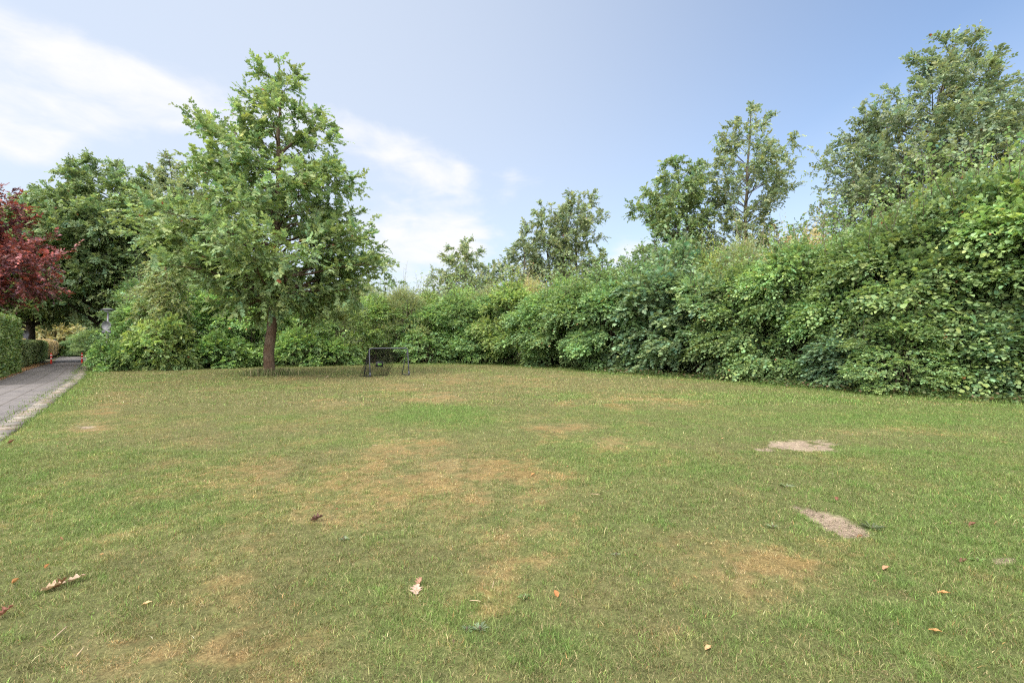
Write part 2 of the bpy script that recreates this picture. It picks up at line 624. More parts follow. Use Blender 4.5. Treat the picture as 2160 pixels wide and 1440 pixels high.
# ------------------------------------------------------------------ shrubs
def shrub_proto(name, seed, H=5.0, Rr=2.0, tmpl=OV, leafL=.08, leafW=.055, n_leaf=26000, M=9, spray_len=.42, lobes=30, lr=(.45, .9),
                col=(.06, .10, .03), droop=.3, tip=.25, lmat=None, leaders=24, twig=None, cvar=.16, top=.34, bottom=.8, updir=.15, hue=.08,
                stems=9, odd=.002, outn=.55, tier=.55, leader_len=(.5, 1.6)):
    g = np.random.default_rng(seed)
    col = np.asarray(col) * LEAF_GAIN
    root = empty(name)
    mb = MB()
    cs, rs = [], []
    for i in range(lobes):
        z = H * (0.08 + .82 * ((i + g.uniform(0, 1)) / lobes))
        f = z / H
        pr = np.interp(f, (0, .15, .45, .75, 1.0), (bottom, .95, 1.0, .85, top))
        a = i * 2.39996 + g.normal(0, .3)
        r = g.uniform(*lr)
        rad = max(Rr * pr - r * .75, .1) * (g.uniform(.55, 1.42))
        cs.append((math.cos(a) * rad, math.sin(a) * rad, max(z, r * .6)))
        rs.append(r)
    for i in range(int(lobes * .25)):
        a = g.uniform(0, 6.28)
        q = Rr * .45 * math.sqrt(g.random())
        r = g.uniform(*lr)
        cs.append((math.cos(a) * q, math.sin(a) * q, H * g.uniform(.8, .97) - r * .6))
        rs.append(r)
    cs, rs = np.array(cs), np.array(rs)
    nsp = n_leaf // M
    wts = rs ** 2
    pick = g.choice(len(cs), nsp, p=wts / wts.sum())
    d = g.normal(0, 1, (nsp, 3))
    out = cs[pick] * np.array((1, 1, .15))
    out[:, 2] = (cs[pick][:, 2] / H - .35) * 1.2
    d = unit(unit(d) + .75 * unit(out))
    rr = rs[pick] * np.clip(1 - np.abs(g.normal(0, .22, nsp)), .2, 1.1)
    dflat = d * np.array((1.25, 1.25, tier))
    SP = cs[pick] + dflat * rr[:, None] - d * spray_len * .35
    oh = unit(cs[pick] * np.array((1, 1, 0)))
    SP[:, 2] -= .45 * np.clip(np.sum((SP - cs[pick]) * oh, 1), -.3, 1.2)        # boughs slope outwards
    inner_ = g.random(nsp) < .07
    SP[inner_] = cs[pick][inner_] * np.array((.45, .45, 1)) + g.normal(0, .3, (inner_.sum(), 3))
    SP[:, 2] = np.maximum(SP[:, 2], .04 + g.random(nsp) * .15)
    SA = d * .8 + unit(out) * .5 + g.normal(0, .3, (nsp, 3))
    SA[:, 2] = SA[:, 2] * .7 + updir
    SN = np.array((0, 0, 1.0))[None] + outn * d + g.normal(0, .3, (nsp, 3))
    SL = spray_len * g.uniform(.6, 1.3, nsp)
    parts = [sprays(g, SP, SA, SN, SL, M, leafL, leafW, col, droop=droop, tip=tip, cvar=cvar, hue=hue, odd=odd)]
    # light clump tone: each lobe gets its own brightness
    tone = np.exp(g.normal(0, .16, len(cs)))[pick]
    parts[0][5][:] *= np.repeat(tone, M)[:, None]
    # leaders breaking the outline
    LP, LA, LN, LL = [], [], [], []
    for i in range(leaders):
        c = cs[g.integers(len(cs) // 2, len(cs))]
        b = c + np.array((g.normal(0, .25), g.normal(0, .25), 0))
        ln = g.uniform(*leader_len)
        dv = unit(np.array([(b[0] * .12 + g.normal(0, .2), b[1] * .12 + g.normal(0, .2), 1.0)]))[0]
        base = b + np.array((0, 0, .2))
        e = base + dv * (ln + .3)
        mb.tube(np.stack([c * np.array((.3, .3, .5)), base - dv * .3, (base + e) / 2, e]), (.014, .012, .008, .004), 4, cap=False)
        for k in range(7):
            LP.append(base + (e - base) * (k + 1) / 7)
            a = g.uniform(0, 6.28)
            LA.append(np.array((math.cos(a), math.sin(a), .7)))
            LN.append(np.array((math.cos(a) * -.4, math.sin(a) * -.4, 1)))
            LL.append(spray_len * .6)
    if leaders:
        parts.append(sprays(g, np.array(LP), np.array(LA), np.array(LN), np.array(LL), max(3, M // 2), leafL, leafW, col, droop=droop * .5, tip=tip * 1.4, cvar=cvar, hue=hue))
    for i in range(stems):
        c = cs[g.integers(0, len(cs))]
        a = g.uniform(0, 6.28)
        b = np.array((math.cos(a) * .25, math.sin(a) * .25, -.03))
        mid = b * .5 + c * .5 + np.array((0, 0, .35))
        mb.tube(bez(b, mid, c, 7), np.linspace(.035, .008, 7), 5, cap=False)
    mb.build('stems', twig or M_TWIG, root)
    build_leaves('foliage', tmpl, parts, lmat or M_LEAF, root)
    return root


PROTO_USED = set()
PROTOS = {}


def place_shrub(kind, px, Y, h, wd, tint, label, name='shrub', rz=None, X=None, group=None, cat='shrub', dp=None):
    """h: height in metres, wd: diameter"""
    p = PROTOS[kind]
    root0, H0, D0 = p
    if kind in PROTO_USED:
        root = copy_tree(root0)
    else:
        root = root0
        PROTO_USED.add(kind)
    root.name = name
    x = (px - 1080) / F * Y if X is None else X
    root.location = (x, Y, 0)
    root.scale = (wd / D0, (dp or wd) / D0, h / H0)
    root.rotation_euler = (0, 0, (px * .77 + Y * 1.3) % 6.28 if rz is None else rz)
    for ch in root.children:
        if ch.name.startswith('foliage'):
            ch.color = (*tint, 1)
    tag(root, label, cat, group)
    return root

# ------------------------------------------------------------------ ground, path, lawn
m, t = mat_new('woodland_soil')
geo = t.n('ShaderNodeNewGeometry')
n1 = t.n('ShaderNodeTexNoise', i_Scale=0.35, i_Detail=8.0, i_Roughness=0.65)
t.l(geo.outputs['Position'], n1.inputs['Vector'])
n2 = t.n('ShaderNodeTexNoise', i_Scale=9.0, i_Detail=6.0)
t.l(geo.outputs['Position'], n2.inputs['Vector'])
c = t.mix(t.mapr(n1.outputs[0], .4, .6), (.075, .085, .03), (.11, .10, .045))
c = t.mix(t.mapr(n2.outputs[0], .45, .7), c, (.06, .045, .025))
p = t.n('ShaderNodeBsdfPrincipled', i_Roughness=0.95)
t.l(c, p.inputs['Base Color'])
o = t.n('ShaderNodeOutputMaterial')
t.l(p.outputs[0], o.inputs[0])
M_SOIL = m
S_ = 900.0
gnd = mesh_np('ground', [(-S_, -S_, -.03), (S_, -S_, -.03), (S_, S_, -.03), (-S_, S_, -.03)], [np.array([[0, 1, 2, 3]])], M_SOIL)
tag(gnd, kind='structure')


def resample(pts, step=0.5):
    pts = np.array(pts, dtype=float)
    # smooth Catmull-Rom
    P = np.concatenate([2 * pts[:1] - pts[1:2], pts, 2 * pts[-1:] - pts[-2:-1]])
    out = []
    for i in range(1, len(P) - 2):
        for u in np.linspace(0, 1, 12, endpoint=False):
            a, b, c_, d_ = P[i - 1], P[i], P[i + 1], P[i + 2]
            out.append(.5 * ((2 * b) + (c_ - a) * u + (2 * a - 5 * b + 4 * c_ - d_) * u * u + (3 * b - a - 3 * c_ + d_) * u ** 3))
    out.append(P[-2])
    return np.array(out)


RE = resample([(-.5, -2), (-4.4, 3), (-7.7, 7.3), (-10.4, 10.8), (-14.2, 15.6), (-18, 20.4), (-23.8, 27.2), (-28.8, 33.5), (-34.5, 41), (-43, 52), (-51, 63)])
LE = resample([(-2.5, -3.5), (-6.1, 1.6), (-9.5, 6), (-12.2, 9.4), (-16, 14.1), (-19.8, 18.7), (-26.3, 26.4), (-33.6, 35.4), (-39.1, 41.5), (-46.5, 50), (-55, 61)])


def right_of_path(x, y):
    """signed distance-like value: positive on the lawn side of the path's right edge"""
    xe = np.interp(y, RE[:, 1], RE[:, 0])
    return (x - xe) * 0.74


def left_of_path(x, y):
    xe = np.interp(y, LE[:, 1], LE[:, 0])
    return (xe - x) * 0.74


# foot of the shrub belt, photo pixels -> ground
BASE_PX = [(180, 784), (240, 780), (400, 775), (560, 774), (760, 769), (860, 768), (1000, 768), (1060, 769), (1200, 778), (1300, 788), (1400, 795),
           (1570, 807), (1700, 820), (1840, 832), (2000, 844), (2160, 854)]
BASE = np.array([gp(*q) for q in BASE_PX] + [(14.0, 9.0), (16.0, 6.0), (19, 1.5), (22, -4)])
_bx = np.concatenate([BASE[:, 0]])


def to_belt(x, y):
    """distance to the belt's foot polyline (unsigned) and whether beyond it"""
    dmin = np.full(x.shape, 1e9)
    sgn = np.zeros(x.shape)
    for i in range(len(BASE) - 1):
        a, b = BASE[i], BASE[i + 1]
        ab = b - a
        L2 = ab @ ab
        tt = np.clip(((x - a[0]) * ab[0] + (y - a[1]) * ab[1]) / L2, 0, 1)
        dx, dy = x - (a[0] + tt * ab[0]), y - (a[1] + tt * ab[1])
        d = np.hypot(dx, dy)
        cr = ab[0] * (y - a[1]) - ab[1] * (x - a[0])
        upd = d < dmin
        dmin = np.where(upd, d, dmin)
        sgn = np.where(upd, np.sign(cr), sgn)
    return dmin * sgn          # positive beyond the belt's foot


def ell(px, py, rx, ry):
    """ground ellipse from a photo-pixel ellipse: centre and two half-axes on the ground"""
    x, y = gp(px, py)
    ax_ = rx / F * y
    y1, y2 = gp(px, py - ry)[1], gp(px, py + ry)[1]
    return x, y, ax_, abs(y1 - y2) / 2, px


DRY = [(940, 990, 150, 45, .9), (860, 935, 70, 25, .8), (1055, 995, 50, 18, .8), (1290, 935, 60, 12, .9), (1190, 902, 60, 10, .8), (1080, 1095, 80, 40, .7),
       (920, 840, 60, 10, 1.0), (1340, 847, 100, 10, .8), (860, 816, 60, 7, .8), (700, 855, 50, 9, .7), (330, 1160, 140, 50, .55), (260, 1390, 120, 50, .8),
       (430, 1380, 70, 28, .8), (690, 1085, 60, 20, .7), (1600, 1200, 120, 45, .8), (1510, 1215, 70, 22, .6), (1400, 1340, 60, 25, .6), (1150, 1180, 70, 35, .6),
       (780, 1130, 50, 50, .5), (1820, 914, 60, 6, .8), (230, 840, 40, 10, .5), (180, 902, 35, 12, 1.0), (210, 870, 30, 16, .6), (1040, 1210, 120, 50, .45),
       (1110, 886, 40, 7, .7), (1010, 1040, 80, 40, .6), (640, 800, 120, 5, .4), (950, 800, 150, 8, .5), (1800, 1390, 90, 40, .4), (1260, 1260, 70, 30, .4),
       (930, 1145, 60, 30, .5), (1150, 815, 160, 8, .35), (600, 1000, 150, 40, .3), (500, 1230, 150, 60, .3), (1690, 1220, 60, 30, .5), (1570, 1160, 60, 25, .45)]
LUSH = [(930, 880, 130, 22, .9), (870, 866, 70, 9, .6), (1960, 1110, 300, 90, .7), (1900, 1000, 250, 60, .5), (2050, 950, 200, 50, .5), (1180, 960, 140, 40, .55),
        (1350, 1050, 170, 60, .4), (1000, 1330, 130, 60, .6), (180, 1080, 220, 110, .45), (1990, 1290, 200, 60, .6), (1250, 1370, 160, 50, .4), (1300, 880, 200, 15, .4),
        (1650, 1330, 160, 60, .4), (1840, 1110, 60, 30, .6), (1950, 880, 420, 22, .9), (1650, 840, 300, 12, .8), (1500, 1000, 160, 30, .5), (2080, 1050, 200, 120, .8), (130, 960, 120, 40, .4), (60, 1130, 100, 60, .35), (730, 1250, 90, 50, .3)]
BARE = [(1685, 943, 70, 10, 1.1), (1684, 1073, 13, 6, .8), (1706, 1081, 17, 9, 1.0), (1730, 1094, 24, 12, 1.1), (1757, 1108, 28, 13, 1.1), (1786, 1121, 30, 11, 1.1), (1810, 1131, 20, 7, .9), (2113, 1190, 28, 10, .75),
        (182, 903, 22, 7, .7), (640, 797, 50, 3, .35)]


def field(lst, x, y, dist=0.35, soft=.45, fq=1.6):
    nx = (fbm(x * fq, y * fq, 5, 4, .6) - .5) * 2
    ny = (fbm(x * fq + 40, y * fq, 9, 4, .6) - .5) * 2
    f = np.zeros(x.shape)
    for (px, py, rx, ry, a) in lst:
        cx, cy, ax_, ay_, _ = ell(px, py, rx, ry)
        s = px_slope = cx / cy                      # ellipse leans along the line of sight
        yy = (y - cy) / ay_
        xx = (x - cx - s * (y - cy)) / ax_
        q = np.hypot(xx + nx * dist, yy + ny * dist)
        f = np.maximum(f, a * np.exp(-(q ** 2) * soft))
    return f


OLIVE = np.array((.168, .165, .070))
GREEN = np.array((.122, .192, .050))
STRAW = np.array((.39, .30, .17))
RUST = np.array((.38, .22, .095))
SAND = np.array((.40, .315, .235))


def lawn_state(x, y):
    n1 = fbm(x * .45, y * .45, 21, 4)
    n2 = fbm(x * 1.7, y * 1.7, 31, 4, .6)
    n3 = fbm(x * 6, y * 6, 41, 3, .6)
    dry = field(DRY, x, y) * sstep(.25, .62, n2 * .6 + n3 * .4 + .10) + .50 * sstep(.45, .70, n2 * .7 + n1 * .3)
    lush = field(LUSH, x, y) * sstep(.2, .6, n2 * .6 + n3 * .4 + .1) + .50 * sstep(.47, .68, n1 * .5 + fbm(x * 1.1 + 9, y * 1.1, 77, 4) * .5)
    d = to_belt(x, y)
    lush = np.maximum(lush, sstep(-1.9, -.3, d) * .9)
    rp = right_of_path(x, y)
    lush = np.maximum(lush, (1 - sstep(.1, 1.2, rp)) * .7)
    # trampled, worn ground round the goal mouth and under the oak
    dry = np.maximum(dry, .55 * np.exp(-(((x + 4.6) / 2.6) ** 2 + ((y - 18.6) / 2.0) ** 2)) * sstep(.3, .6, n2))
    bare = field(BARE, x, y, 1.15, .9, 3.5)
    bare = sstep(.40, .60, bare + (n3 - .5) * .6)
    return np.clip(dry, 0, 1), np.clip(lush, 0, 1), bare, n2, n3, d, rp


def lawn_colour(dry, lush, bare, n2, n3, rust=None):
    k = (.82 + .36 * n3)[:, None]
    c_ = OLIVE * (1 - lush[:, None]) + GREEN * lush[:, None]
    dc = STRAW * .55 + RUST * .45 if rust is None else STRAW * (1 - rust[:, None]) + RUST * rust[:, None]
    c_ = c_ * (1 - dry[:, None] * .8) + dc * dry[:, None] * .8
    c_ = c_ * k
    return c_ * (1 - bare[:, None]) + SAND * (.75 + .5 * n3)[:, None] * bare[:, None]


step = 0.055
gx = np.arange(-32, 26, step)
gy = np.arange(-4.5, 40, step)
X, Y = np.meshgrid(gx, gy)
x, y = X.ravel(), Y.ravel()
dry, lush, bare, n2, n3, db, rp = lawn_state(x, y)
n4 = vnoise(x * 9, y * 9, 93) * .5 + vnoise(x * 19, y * 19, 96) * .5
bare = sstep(.35, .65, bare + (n4 - .5) * 1.1) * (bare > .02)
colr = lawn_colour(np.clip(dry * (.16 + .52 * sstep(.66 - .38 * dry, .84 - .38 * dry, n4)), 0, 1), lush * .85, bare, n2, n3, np.clip(n2 * 2 - .5, 0, 1))
colr *= .62
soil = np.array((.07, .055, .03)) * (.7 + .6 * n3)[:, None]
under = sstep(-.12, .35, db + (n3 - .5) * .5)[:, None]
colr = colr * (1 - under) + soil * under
# leaf litter and weeds on the verge beyond the path's left edge
lp = left_of_path(x, y)
ver = sstep(.0, .12, lp)[:, None]
lit = sstep(.42, .6, fbm(x * 2.2, y * 2.2, 61, 4, .65))[:, None]
colr = colr * (1 - ver) + (np.array((.10, .13, .04)) * (1 - lit) + np.array((.30, .17, .08)) * lit) * ver
onpath = np.maximum(np.minimum(sstep(0.10, -.02, rp), sstep(.1, -.02, lp)), 0)
z = .020 + (fbm(x * .8, y * .8, 3, 3) - .5) * .03 + (n3 - .5) * .02
z = z * (1 - bare) + (z - .018) * bare
z = z * (1 - onpath) + -.018 * onpath
nxg, nyg = len(gx), len(gy)
i, j = np.meshgrid(np.arange(nyg - 1), np.arange(nxg - 1), indexing='ij')
a = (i * nxg + j).ravel()
quads = np.stack([a, a + 1, a + nxg + 1, a + nxg], 1)
keep = (right_of_path(x[a], y[a]) > -3.2)
keep &= ~((lp[a] > 1.6))
quads = quads[keep]
m, t = mat_new('turf')
at = t.n('ShaderNodeAttribute', attribute_name='lc')
geo = t.n('ShaderNodeNewGeometry')
n1 = t.n('ShaderNodeTexNoise', i_Scale=55.0, i_Detail=6.0, i_Roughness=0.7)
t.l(geo.outputs['Position'], n1.inputs['Vector'])
n2s = t.n('ShaderNodeTexNoise', i_Scale=14.0, i_Detail=6.0, i_Roughness=0.65)
t.l(geo.outputs['Position'], n2s.inputs['Vector'])
f = t.m('MULTIPLY', t.mapr(n1.outputs[0], .25, .75, .55, 1.4), t.mapr(n2s.outputs[0], .3, .7, .8, 1.2))
vs = t.n('ShaderNodeVectorMath', operation='SCALE')
t.l(at.outputs['Color'], vs.inputs[0])
t.l(f, vs.inputs['Scale'])
p = t.n('ShaderNodeBsdfPrincipled', i_Roughness=0.95)
p.inputs['Specular IOR Level'].default_value = 0.1
t.l(vs.outputs[0], p.inputs['Base Color'])
b = t.n('ShaderNodeBump', i_Strength=0.7, i_Distance=0.02)
t.l(n1.outputs[0], b.inputs['Height'])
t.l(b.outputs[0], p.inputs['Normal'])
o = t.n('ShaderNodeOutputMaterial')
t.l(p.outputs[0], o.inputs[0])
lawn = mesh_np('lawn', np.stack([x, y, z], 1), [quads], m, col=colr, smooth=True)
tag(lawn, kind='structure')
LZ = z.reshape(nyg, nxg)


def lawn_z(px_, py_):
    fx = np.clip((px_ - gx[0]) / step, 0, nxg - 1.001)
    fy = np.clip((py_ - gy[0]) / step, 0, nyg - 1.001)
    ix, iy = fx.astype(int), fy.astype(int)
    u, v = fx - ix, fy - iy
    return LZ[iy, ix] * (1 - u) * (1 - v) + LZ[iy, ix + 1] * u * (1 - v) + LZ[iy + 1, ix] * (1 - u) * v + LZ[iy + 1, ix + 1] * u * v


def lz(a_, b_):
    return float(lawn_z(np.array([a_]), np.array([b_]))[0])


# path of small grey pavers
nR = min(len(RE), len(LE))
cum = np.concatenate([[0], np.cumsum(np.linalg.norm(np.diff(RE[:nR], axis=0), axis=1))])
K = 9
PV, PU = [], []
for k in range(K):
    f_ = k / (K - 1)
    q = RE[:nR] * (1 - f_) + LE[:nR] * f_
    wd_ = np.linalg.norm(RE[:nR] - LE[:nR], axis=1)
    PV.append(np.column_stack([q, np.full(nR, .0) + .012 * math.sin(f_ * 3.1)]))
    PU.append(np.column_stack([cum, wd_ * f_]))
PV, PU = np.concatenate(PV), np.concatenate(PU)
kk, ii = np.meshgrid(np.arange(K - 1), np.arange(nR - 1), indexing='ij')
a = (kk * nR + ii).ravel()
pq = np.stack([a, a + 1, a + nR + 1, a + nR], 1)
m, t = mat_new('paving')
uvn = t.n('ShaderNodeUVMap', uv_map='uv')
sx = t.n('ShaderNodeSeparateXYZ')
t.l(uvn.outputs[0], sx.inputs[0])
br = t.n('ShaderNodeTexBrick', i_Scale=1.0, i_Mortar_Size=0.009, i_Mortar_Smooth=0.3, i_Bias=0.0, i_Brick_Width=0.20, i_Row_Height=0.10)
br.offset = 0.5
cbx = t.n('ShaderNodeCombineXYZ')
t.l(sx.outputs[1], cbx.inputs[0])
t.l(sx.outputs[0], cbx.inputs[1])
t.l(cbx.outputs[0], br.inputs['Vector'])
br.inputs['Color1'].default_value = (.095, .086, .088, 1)
br.inputs['Color2'].default_value = (.155, .142, .144, 1)
br.inputs['Mortar'].default_value = (.07, .062, .055, 1)
# long open joints every six bricks
fr = t.m('FRACT', t.m('DIVIDE', t.m('ADD', sx.outputs[1], .02), .46))
dj = t.m('MINIMUM', fr, t.m('SUBTRACT', 1.0, fr))
nj = t.n('ShaderNodeTexNoise', i_Scale=6.0, i_Detail=4.0)
t.l(uvn.outputs[0], nj.inputs['Vector'])
jm = t.m('MULTIPLY', t.mapr(dj, .035, .075, 1.0, 0.0), t.mapr(nj.outputs[0], .3, .55, .25, .95))
c = t.mix(jm, br.outputs[0], (.05, .042, .035))
nb = t.n('ShaderNodeTexNoise', i_Scale=0.9, i_Detail=7.0, i_Roughness=.6)
t.l(uvn.outputs[0], nb.inputs['Vector'])
c = t.mix(t.mapr(nb.outputs[0], .35, .7, 0, .5), c, (.185, .162, .15))
# drifted leaf dust along the edges
ed = t.mapr(sx.outputs[1], .55, .0, 0, 1)
nd2 = t.n('ShaderNodeTexNoise', i_Scale=3.5, i_Detail=8.0, i_Roughness=.7)
t.l(uvn.outputs[0], nd2.inputs['Vector'])
c = t.mix(t.m('MULTIPLY', ed, t.mapr(nd2.outputs[0], .5, .62)), c, (.30, .22, .14))
p = t.n('ShaderNodeBsdfPrincipled', i_Roughness=0.85)
t.l(c, p.inputs['Base Color'])
b = t.n('ShaderNodeBump', i_Strength=0.6, i_Distance=0.01)
t.l(br.outputs['Fac'], b.inputs['Height'])
b.invert = True
t.l(b.outputs[0], p.inputs['Normal'])
o = t.n('ShaderNodeOutputMaterial')
t.l(p.outputs[0], o.inputs[0])
path = mesh_np('path', PV, [pq], m, uv=PU, smooth=True)
tag(path, kind='structure')

# pale concrete edging slabs along the lawn side, a little uneven
g = np.random.default_rng(5)
mbk = MB()
s_pos = 0.4
while s_pos < cum[-1] - 20:
    Ls = 0.5
    q0 = np.array([np.interp(s_pos, cum, RE[:nR, 0]), np.interp(s_pos, cum, RE[:nR, 1])])
    q1 = np.array([np.interp(s_pos + Ls, cum, RE[:nR, 0]), np.interp(s_pos + Ls, cum, RE[:nR, 1])])
    dv = (q1 - q0) / np.linalg.norm(q1 - q0)
    nv = np.array((-dv[1], dv[0]))
    cc = (q0 + q1) / 2 + nv * (.16 + g.normal(0, .01))
    mbk.box((cc[0], cc[1], -.006 + g.normal(0, .005)), (Ls - .012, .29, .05), math.atan2(dv[1], dv[0]) + g.normal(0, .012), g.normal(0, .012))
    s_pos += Ls
m, t = mat_new('edging_concrete')
geo = t.n('ShaderNodeNewGeometry')
na = t.n('ShaderNodeTexNoise', i_Scale=1.6, i_Detail=7.0, i_Roughness=.65)
t.l(geo.outputs['Position'], na.inputs['Vector'])
nb = t.n('ShaderNodeTexNoise', i_Scale=30.0, i_Detail=5.0, i_Roughness=.6)
t.l(geo.outputs['Position'], nb.inputs['Vector'])
c = t.mix(geo.outputs['Random Per Island'], (.14, .125, .115), (.27, .235, .20))
c = t.mix(t.mapr(na.outputs[0], .47, .60), c, (.16, .12, .08))
vs = t.n('ShaderNodeVectorMath', operation='SCALE')
t.l(c, vs.inputs[0])
t.l(t.mapr(nb.outputs[0], .3, .7, .75, 1.2), vs.inputs['Scale'])
p = t.n('ShaderNodeBsdfPrincipled', i_Roughness=0.9)
t.l(vs.outputs[0], p.inputs['Base Color'])
o = t.n('ShaderNodeOutputMaterial')
t.l(p.outputs[0], o.inputs[0])
kerb = mbk.build('kerb', m, smooth=False)
tag(kerb, kind='structure')


# ------------------------------------------------------------------ grass blades
def blades(g, x, y, hh, ww, lean, col, seg2=True, zoff=None):
    n = len(x)
    z0 = lawn_z(x, y) - .004 if zoff is None else zoff
    az = g.uniform(0, 2 * math.pi, n)
    dx, dy = np.cos(az), np.sin(az)
    fa = az + g.uniform(.6, 2.5, n)
    sx_, sy_ = np.cos(fa) * ww / 2, np.sin(fa) * ww / 2
    ln = hh * lean
    up = hh * np.sqrt(np.clip(1 - np.minimum(lean, .97) ** 2, .03, 1))
    if seg2:
        V = np.empty((n, 5, 3), np.float32)
        V[:, 0] = np.stack([x - sx_, y - sy_, z0], 1)
        V[:, 1] = np.stack([x + sx_, y + sy_, z0], 1)
        mx, my, mz = x + dx * ln * .35, y + dy * ln * .35, z0 + up * .62
        V[:, 2] = np.stack([mx + sx_ * .8, my + sy_ * .8, mz], 1)
        V[:, 3] = np.stack([mx - sx_ * .8, my - sy_ * .8, mz], 1)
        V[:, 4] = np.stack([x + dx * ln, y + dy * ln, z0 + up], 1)
        b = np.arange(n)[:, None] * 5
        return V.reshape(-1, 3), [b + np.array([[0, 1, 2, 3]]), b + np.array([[3, 2, 4]])], np.repeat(col, 5, 0)
    V = np.empty((n, 3, 3), np.float32)
    V[:, 0] = np.stack([x - sx_, y - sy_, z0], 1)
    V[:, 1] = np.stack([x + sx_, y + sy_, z0], 1)
    V[:, 2] = np.stack([x + dx * ln, y + dy * ln, z0 + up], 1)
    b = np.arange(n)[:, None] * 3
    return V.reshape(-1, 3), [b + np.array([[0, 1, 2]])], np.repeat(col, 3, 0)


def scatter(g, y0, y1, dens, margin=1.0):
    """uniform points on the lawn between two distances in front of the camera (with a margin at the sides)"""
    hw = 1.10
    area_w = 2 * (hw * y1 + margin)
    n = int(dens * area_w * (y1 - y0))
    yy = g.uniform(y0, y1, n)
    xx = g.uniform(-1, 1, n) * (hw * y1 + margin)
    k = np.abs(xx) < hw * yy + margin
    return xx[k], yy[k]


def grass_zone(g, y0, y1, dens, h, wd, seg2, clump=.75):
    x, y = scatter(g, y0, y1, dens)
    k = (right_of_path(x, y) > .0 + .10 * g.random(len(x))) & (x > -31) & (x < 25)
    x, y = x[k], y[k]
    dry, lush, bare, n2, n3, db, rp = lawn_state(x, y)
    cl = vnoise(x * 13, y * 13, 91) * .6 + vnoise(x * 31, y * 31, 92) * .4
    n4 = vnoise(x * 11, y * 11, 93) * .5 + vnoise(x * 27, y * 27, 94) * .5
    dry = np.clip(dry * (.22 + 1.0 * sstep(.66 - .38 * dry, .84 - .38 * dry, n4)), 0, 1)
    lush = np.clip(lush + .7 * sstep(.60, .78, vnoise(x * 5, y * 5, 95) * .5 + n4 * .5), 0, 1)
    br_ = sstep(.25, .6, bare + (n4 - .5) * .9) * (bare > .02)
    keep = (g.random(len(x)) > br_ * .95) & (db < .25) & (g.random(len(x)) < .22 + clump * sstep(.25, .75, cl) + .3 * lush - .15 * dry)
    x, y, dry, lush, bare, n2, n3, cl, rp, db = [q[keep] for q in (x, y, dry, lush, bare, n2, n3, cl, rp, db)]
    n = len(x)
    hh = h * (.45 + .65 * cl + .35 * lush - .35 * dry) * np.exp(g.normal(0, .28, n)) * (1 + .5 * (1 - sstep(.05, .35, rp)) + .8 * sstep(-.8, -.1, db))
    ww = wd * np.exp(g.normal(0, .25, n))
    lean = np.clip(g.normal(.72, .24, n) + .15 * dry, .05, 1.0)
    col = lawn_colour(dry * .9, lush, bare * 0, n2, n3, g.random(n))
    # single dead straws mixed through
    dead = g.random(n) < (.10 + .30 * dry + .10 * (1 - lush))
    r = g.random((n, 1))
    dc = STRAW * r + np.array((.33, .28, .15)) * (1 - r)
    rr = (g.random(n) < .14 + .30 * dry * sstep(.45, .6, n4[keep]))[:, None]
    dc = dc * (1 - rr) + RUST * rr
    col = np.where(dead[:, None], dc, col)
    lean = np.where(dead, np.clip(lean + .25, 0, 1), lean)
    fresh = (g.random(n) < .16 * (1 - dry))[:, None]
    col = np.where(fresh & ~dead[:, None], GREEN * np.array((1.05, 1.12, 1.0)), col)
    col = np.clip(col * np.exp(g.normal(0, .40, n))[:, None], .01, .75)
    return blades(g, x, y, hh, ww, lean, col, seg2)


def join(name, zs, mat):
    V, Fs, C, off = [], [], [], 0
    for v, f, c_ in zs:
        V.append(v)
        C.append(c_)
        Fs += [q + off for q in f]
        off += len(v)
    return mesh_np(name, np.concatenate(V), Fs, mat, col=np.concatenate(C))


g = np.random.default_rng(77)
zones = [grass_zone(g, 1.2, 3.6, 40000, .031, .0019, True),
         grass_zone(g, 3.6, 6.5, 19000, .032, .0026, True),
         grass_zone(g, 6.5, 11, 7500, .036, .0045, False),
         grass_zone(g, 11, 18, 1700, .052, .011, False),
         grass_zone(g, 18, 34, 620, .055, .018, False)]
gr = join('grass', zones, M_BLADE)
tag(gr, kind='stuff')

# ------------------------------------------------------------------ the oak on the lawn
make_tree('oak_tree', (-10.62, 21.2), 14.0,
          [(2.3, 1.2, 2.8), (2.9, 2.0, 3.9), (3.5, 3.7, 4.7), (4.8, 5.0, 5.3), (5.8, 5.2, 4.6), (6.8, 4.8, 4.0), (7.6, 3.9, 3.9), (8.3, 3.5, 4.0), (9.2, 3.4, 3.3),
           (10.2, 3.0, 2.7), (11.0, 2.5, 2.2), (11.9, 1.8, 1.9), (12.6, 1.5, 1.5), (13.4, 1.1, 1.0), (14.0, .3, .3)],
          101, M_OAKBARK, 'tall conical oak standing alone on the lawn with bare reddish brown trunk', r0=.215,
          axis=[(0, 0), (.10, 0), (.22, .02), (.34, .04), (.42, 0), (.42, 0)], n_limbs=98, zmin=3.1, rise=.36, leafL=.135, leafW=.095, tmpl=LB,
          col=(.076, .114, .044), M=10, spray_len=.55, sec=7, per_sec=4, lmat=M_LEAF, droop=.18, tip=.22, flare=1.38, tsides=16, inner=.36, puff=.2, gain=1.55, tint=(1.1, 1.08, 1.1),
          extra_tips=[(-3.0, -.4, 11.0, 8.9), (-3.2, .3, 9.5, 7.8), (-4.9, -.8, 6.3, 4.4), (-4.5, -1.2, 5.8, 4.6), (5.1, -.5, 4.6, 3.8), (2.3, .2, 11.0, 9.6)])

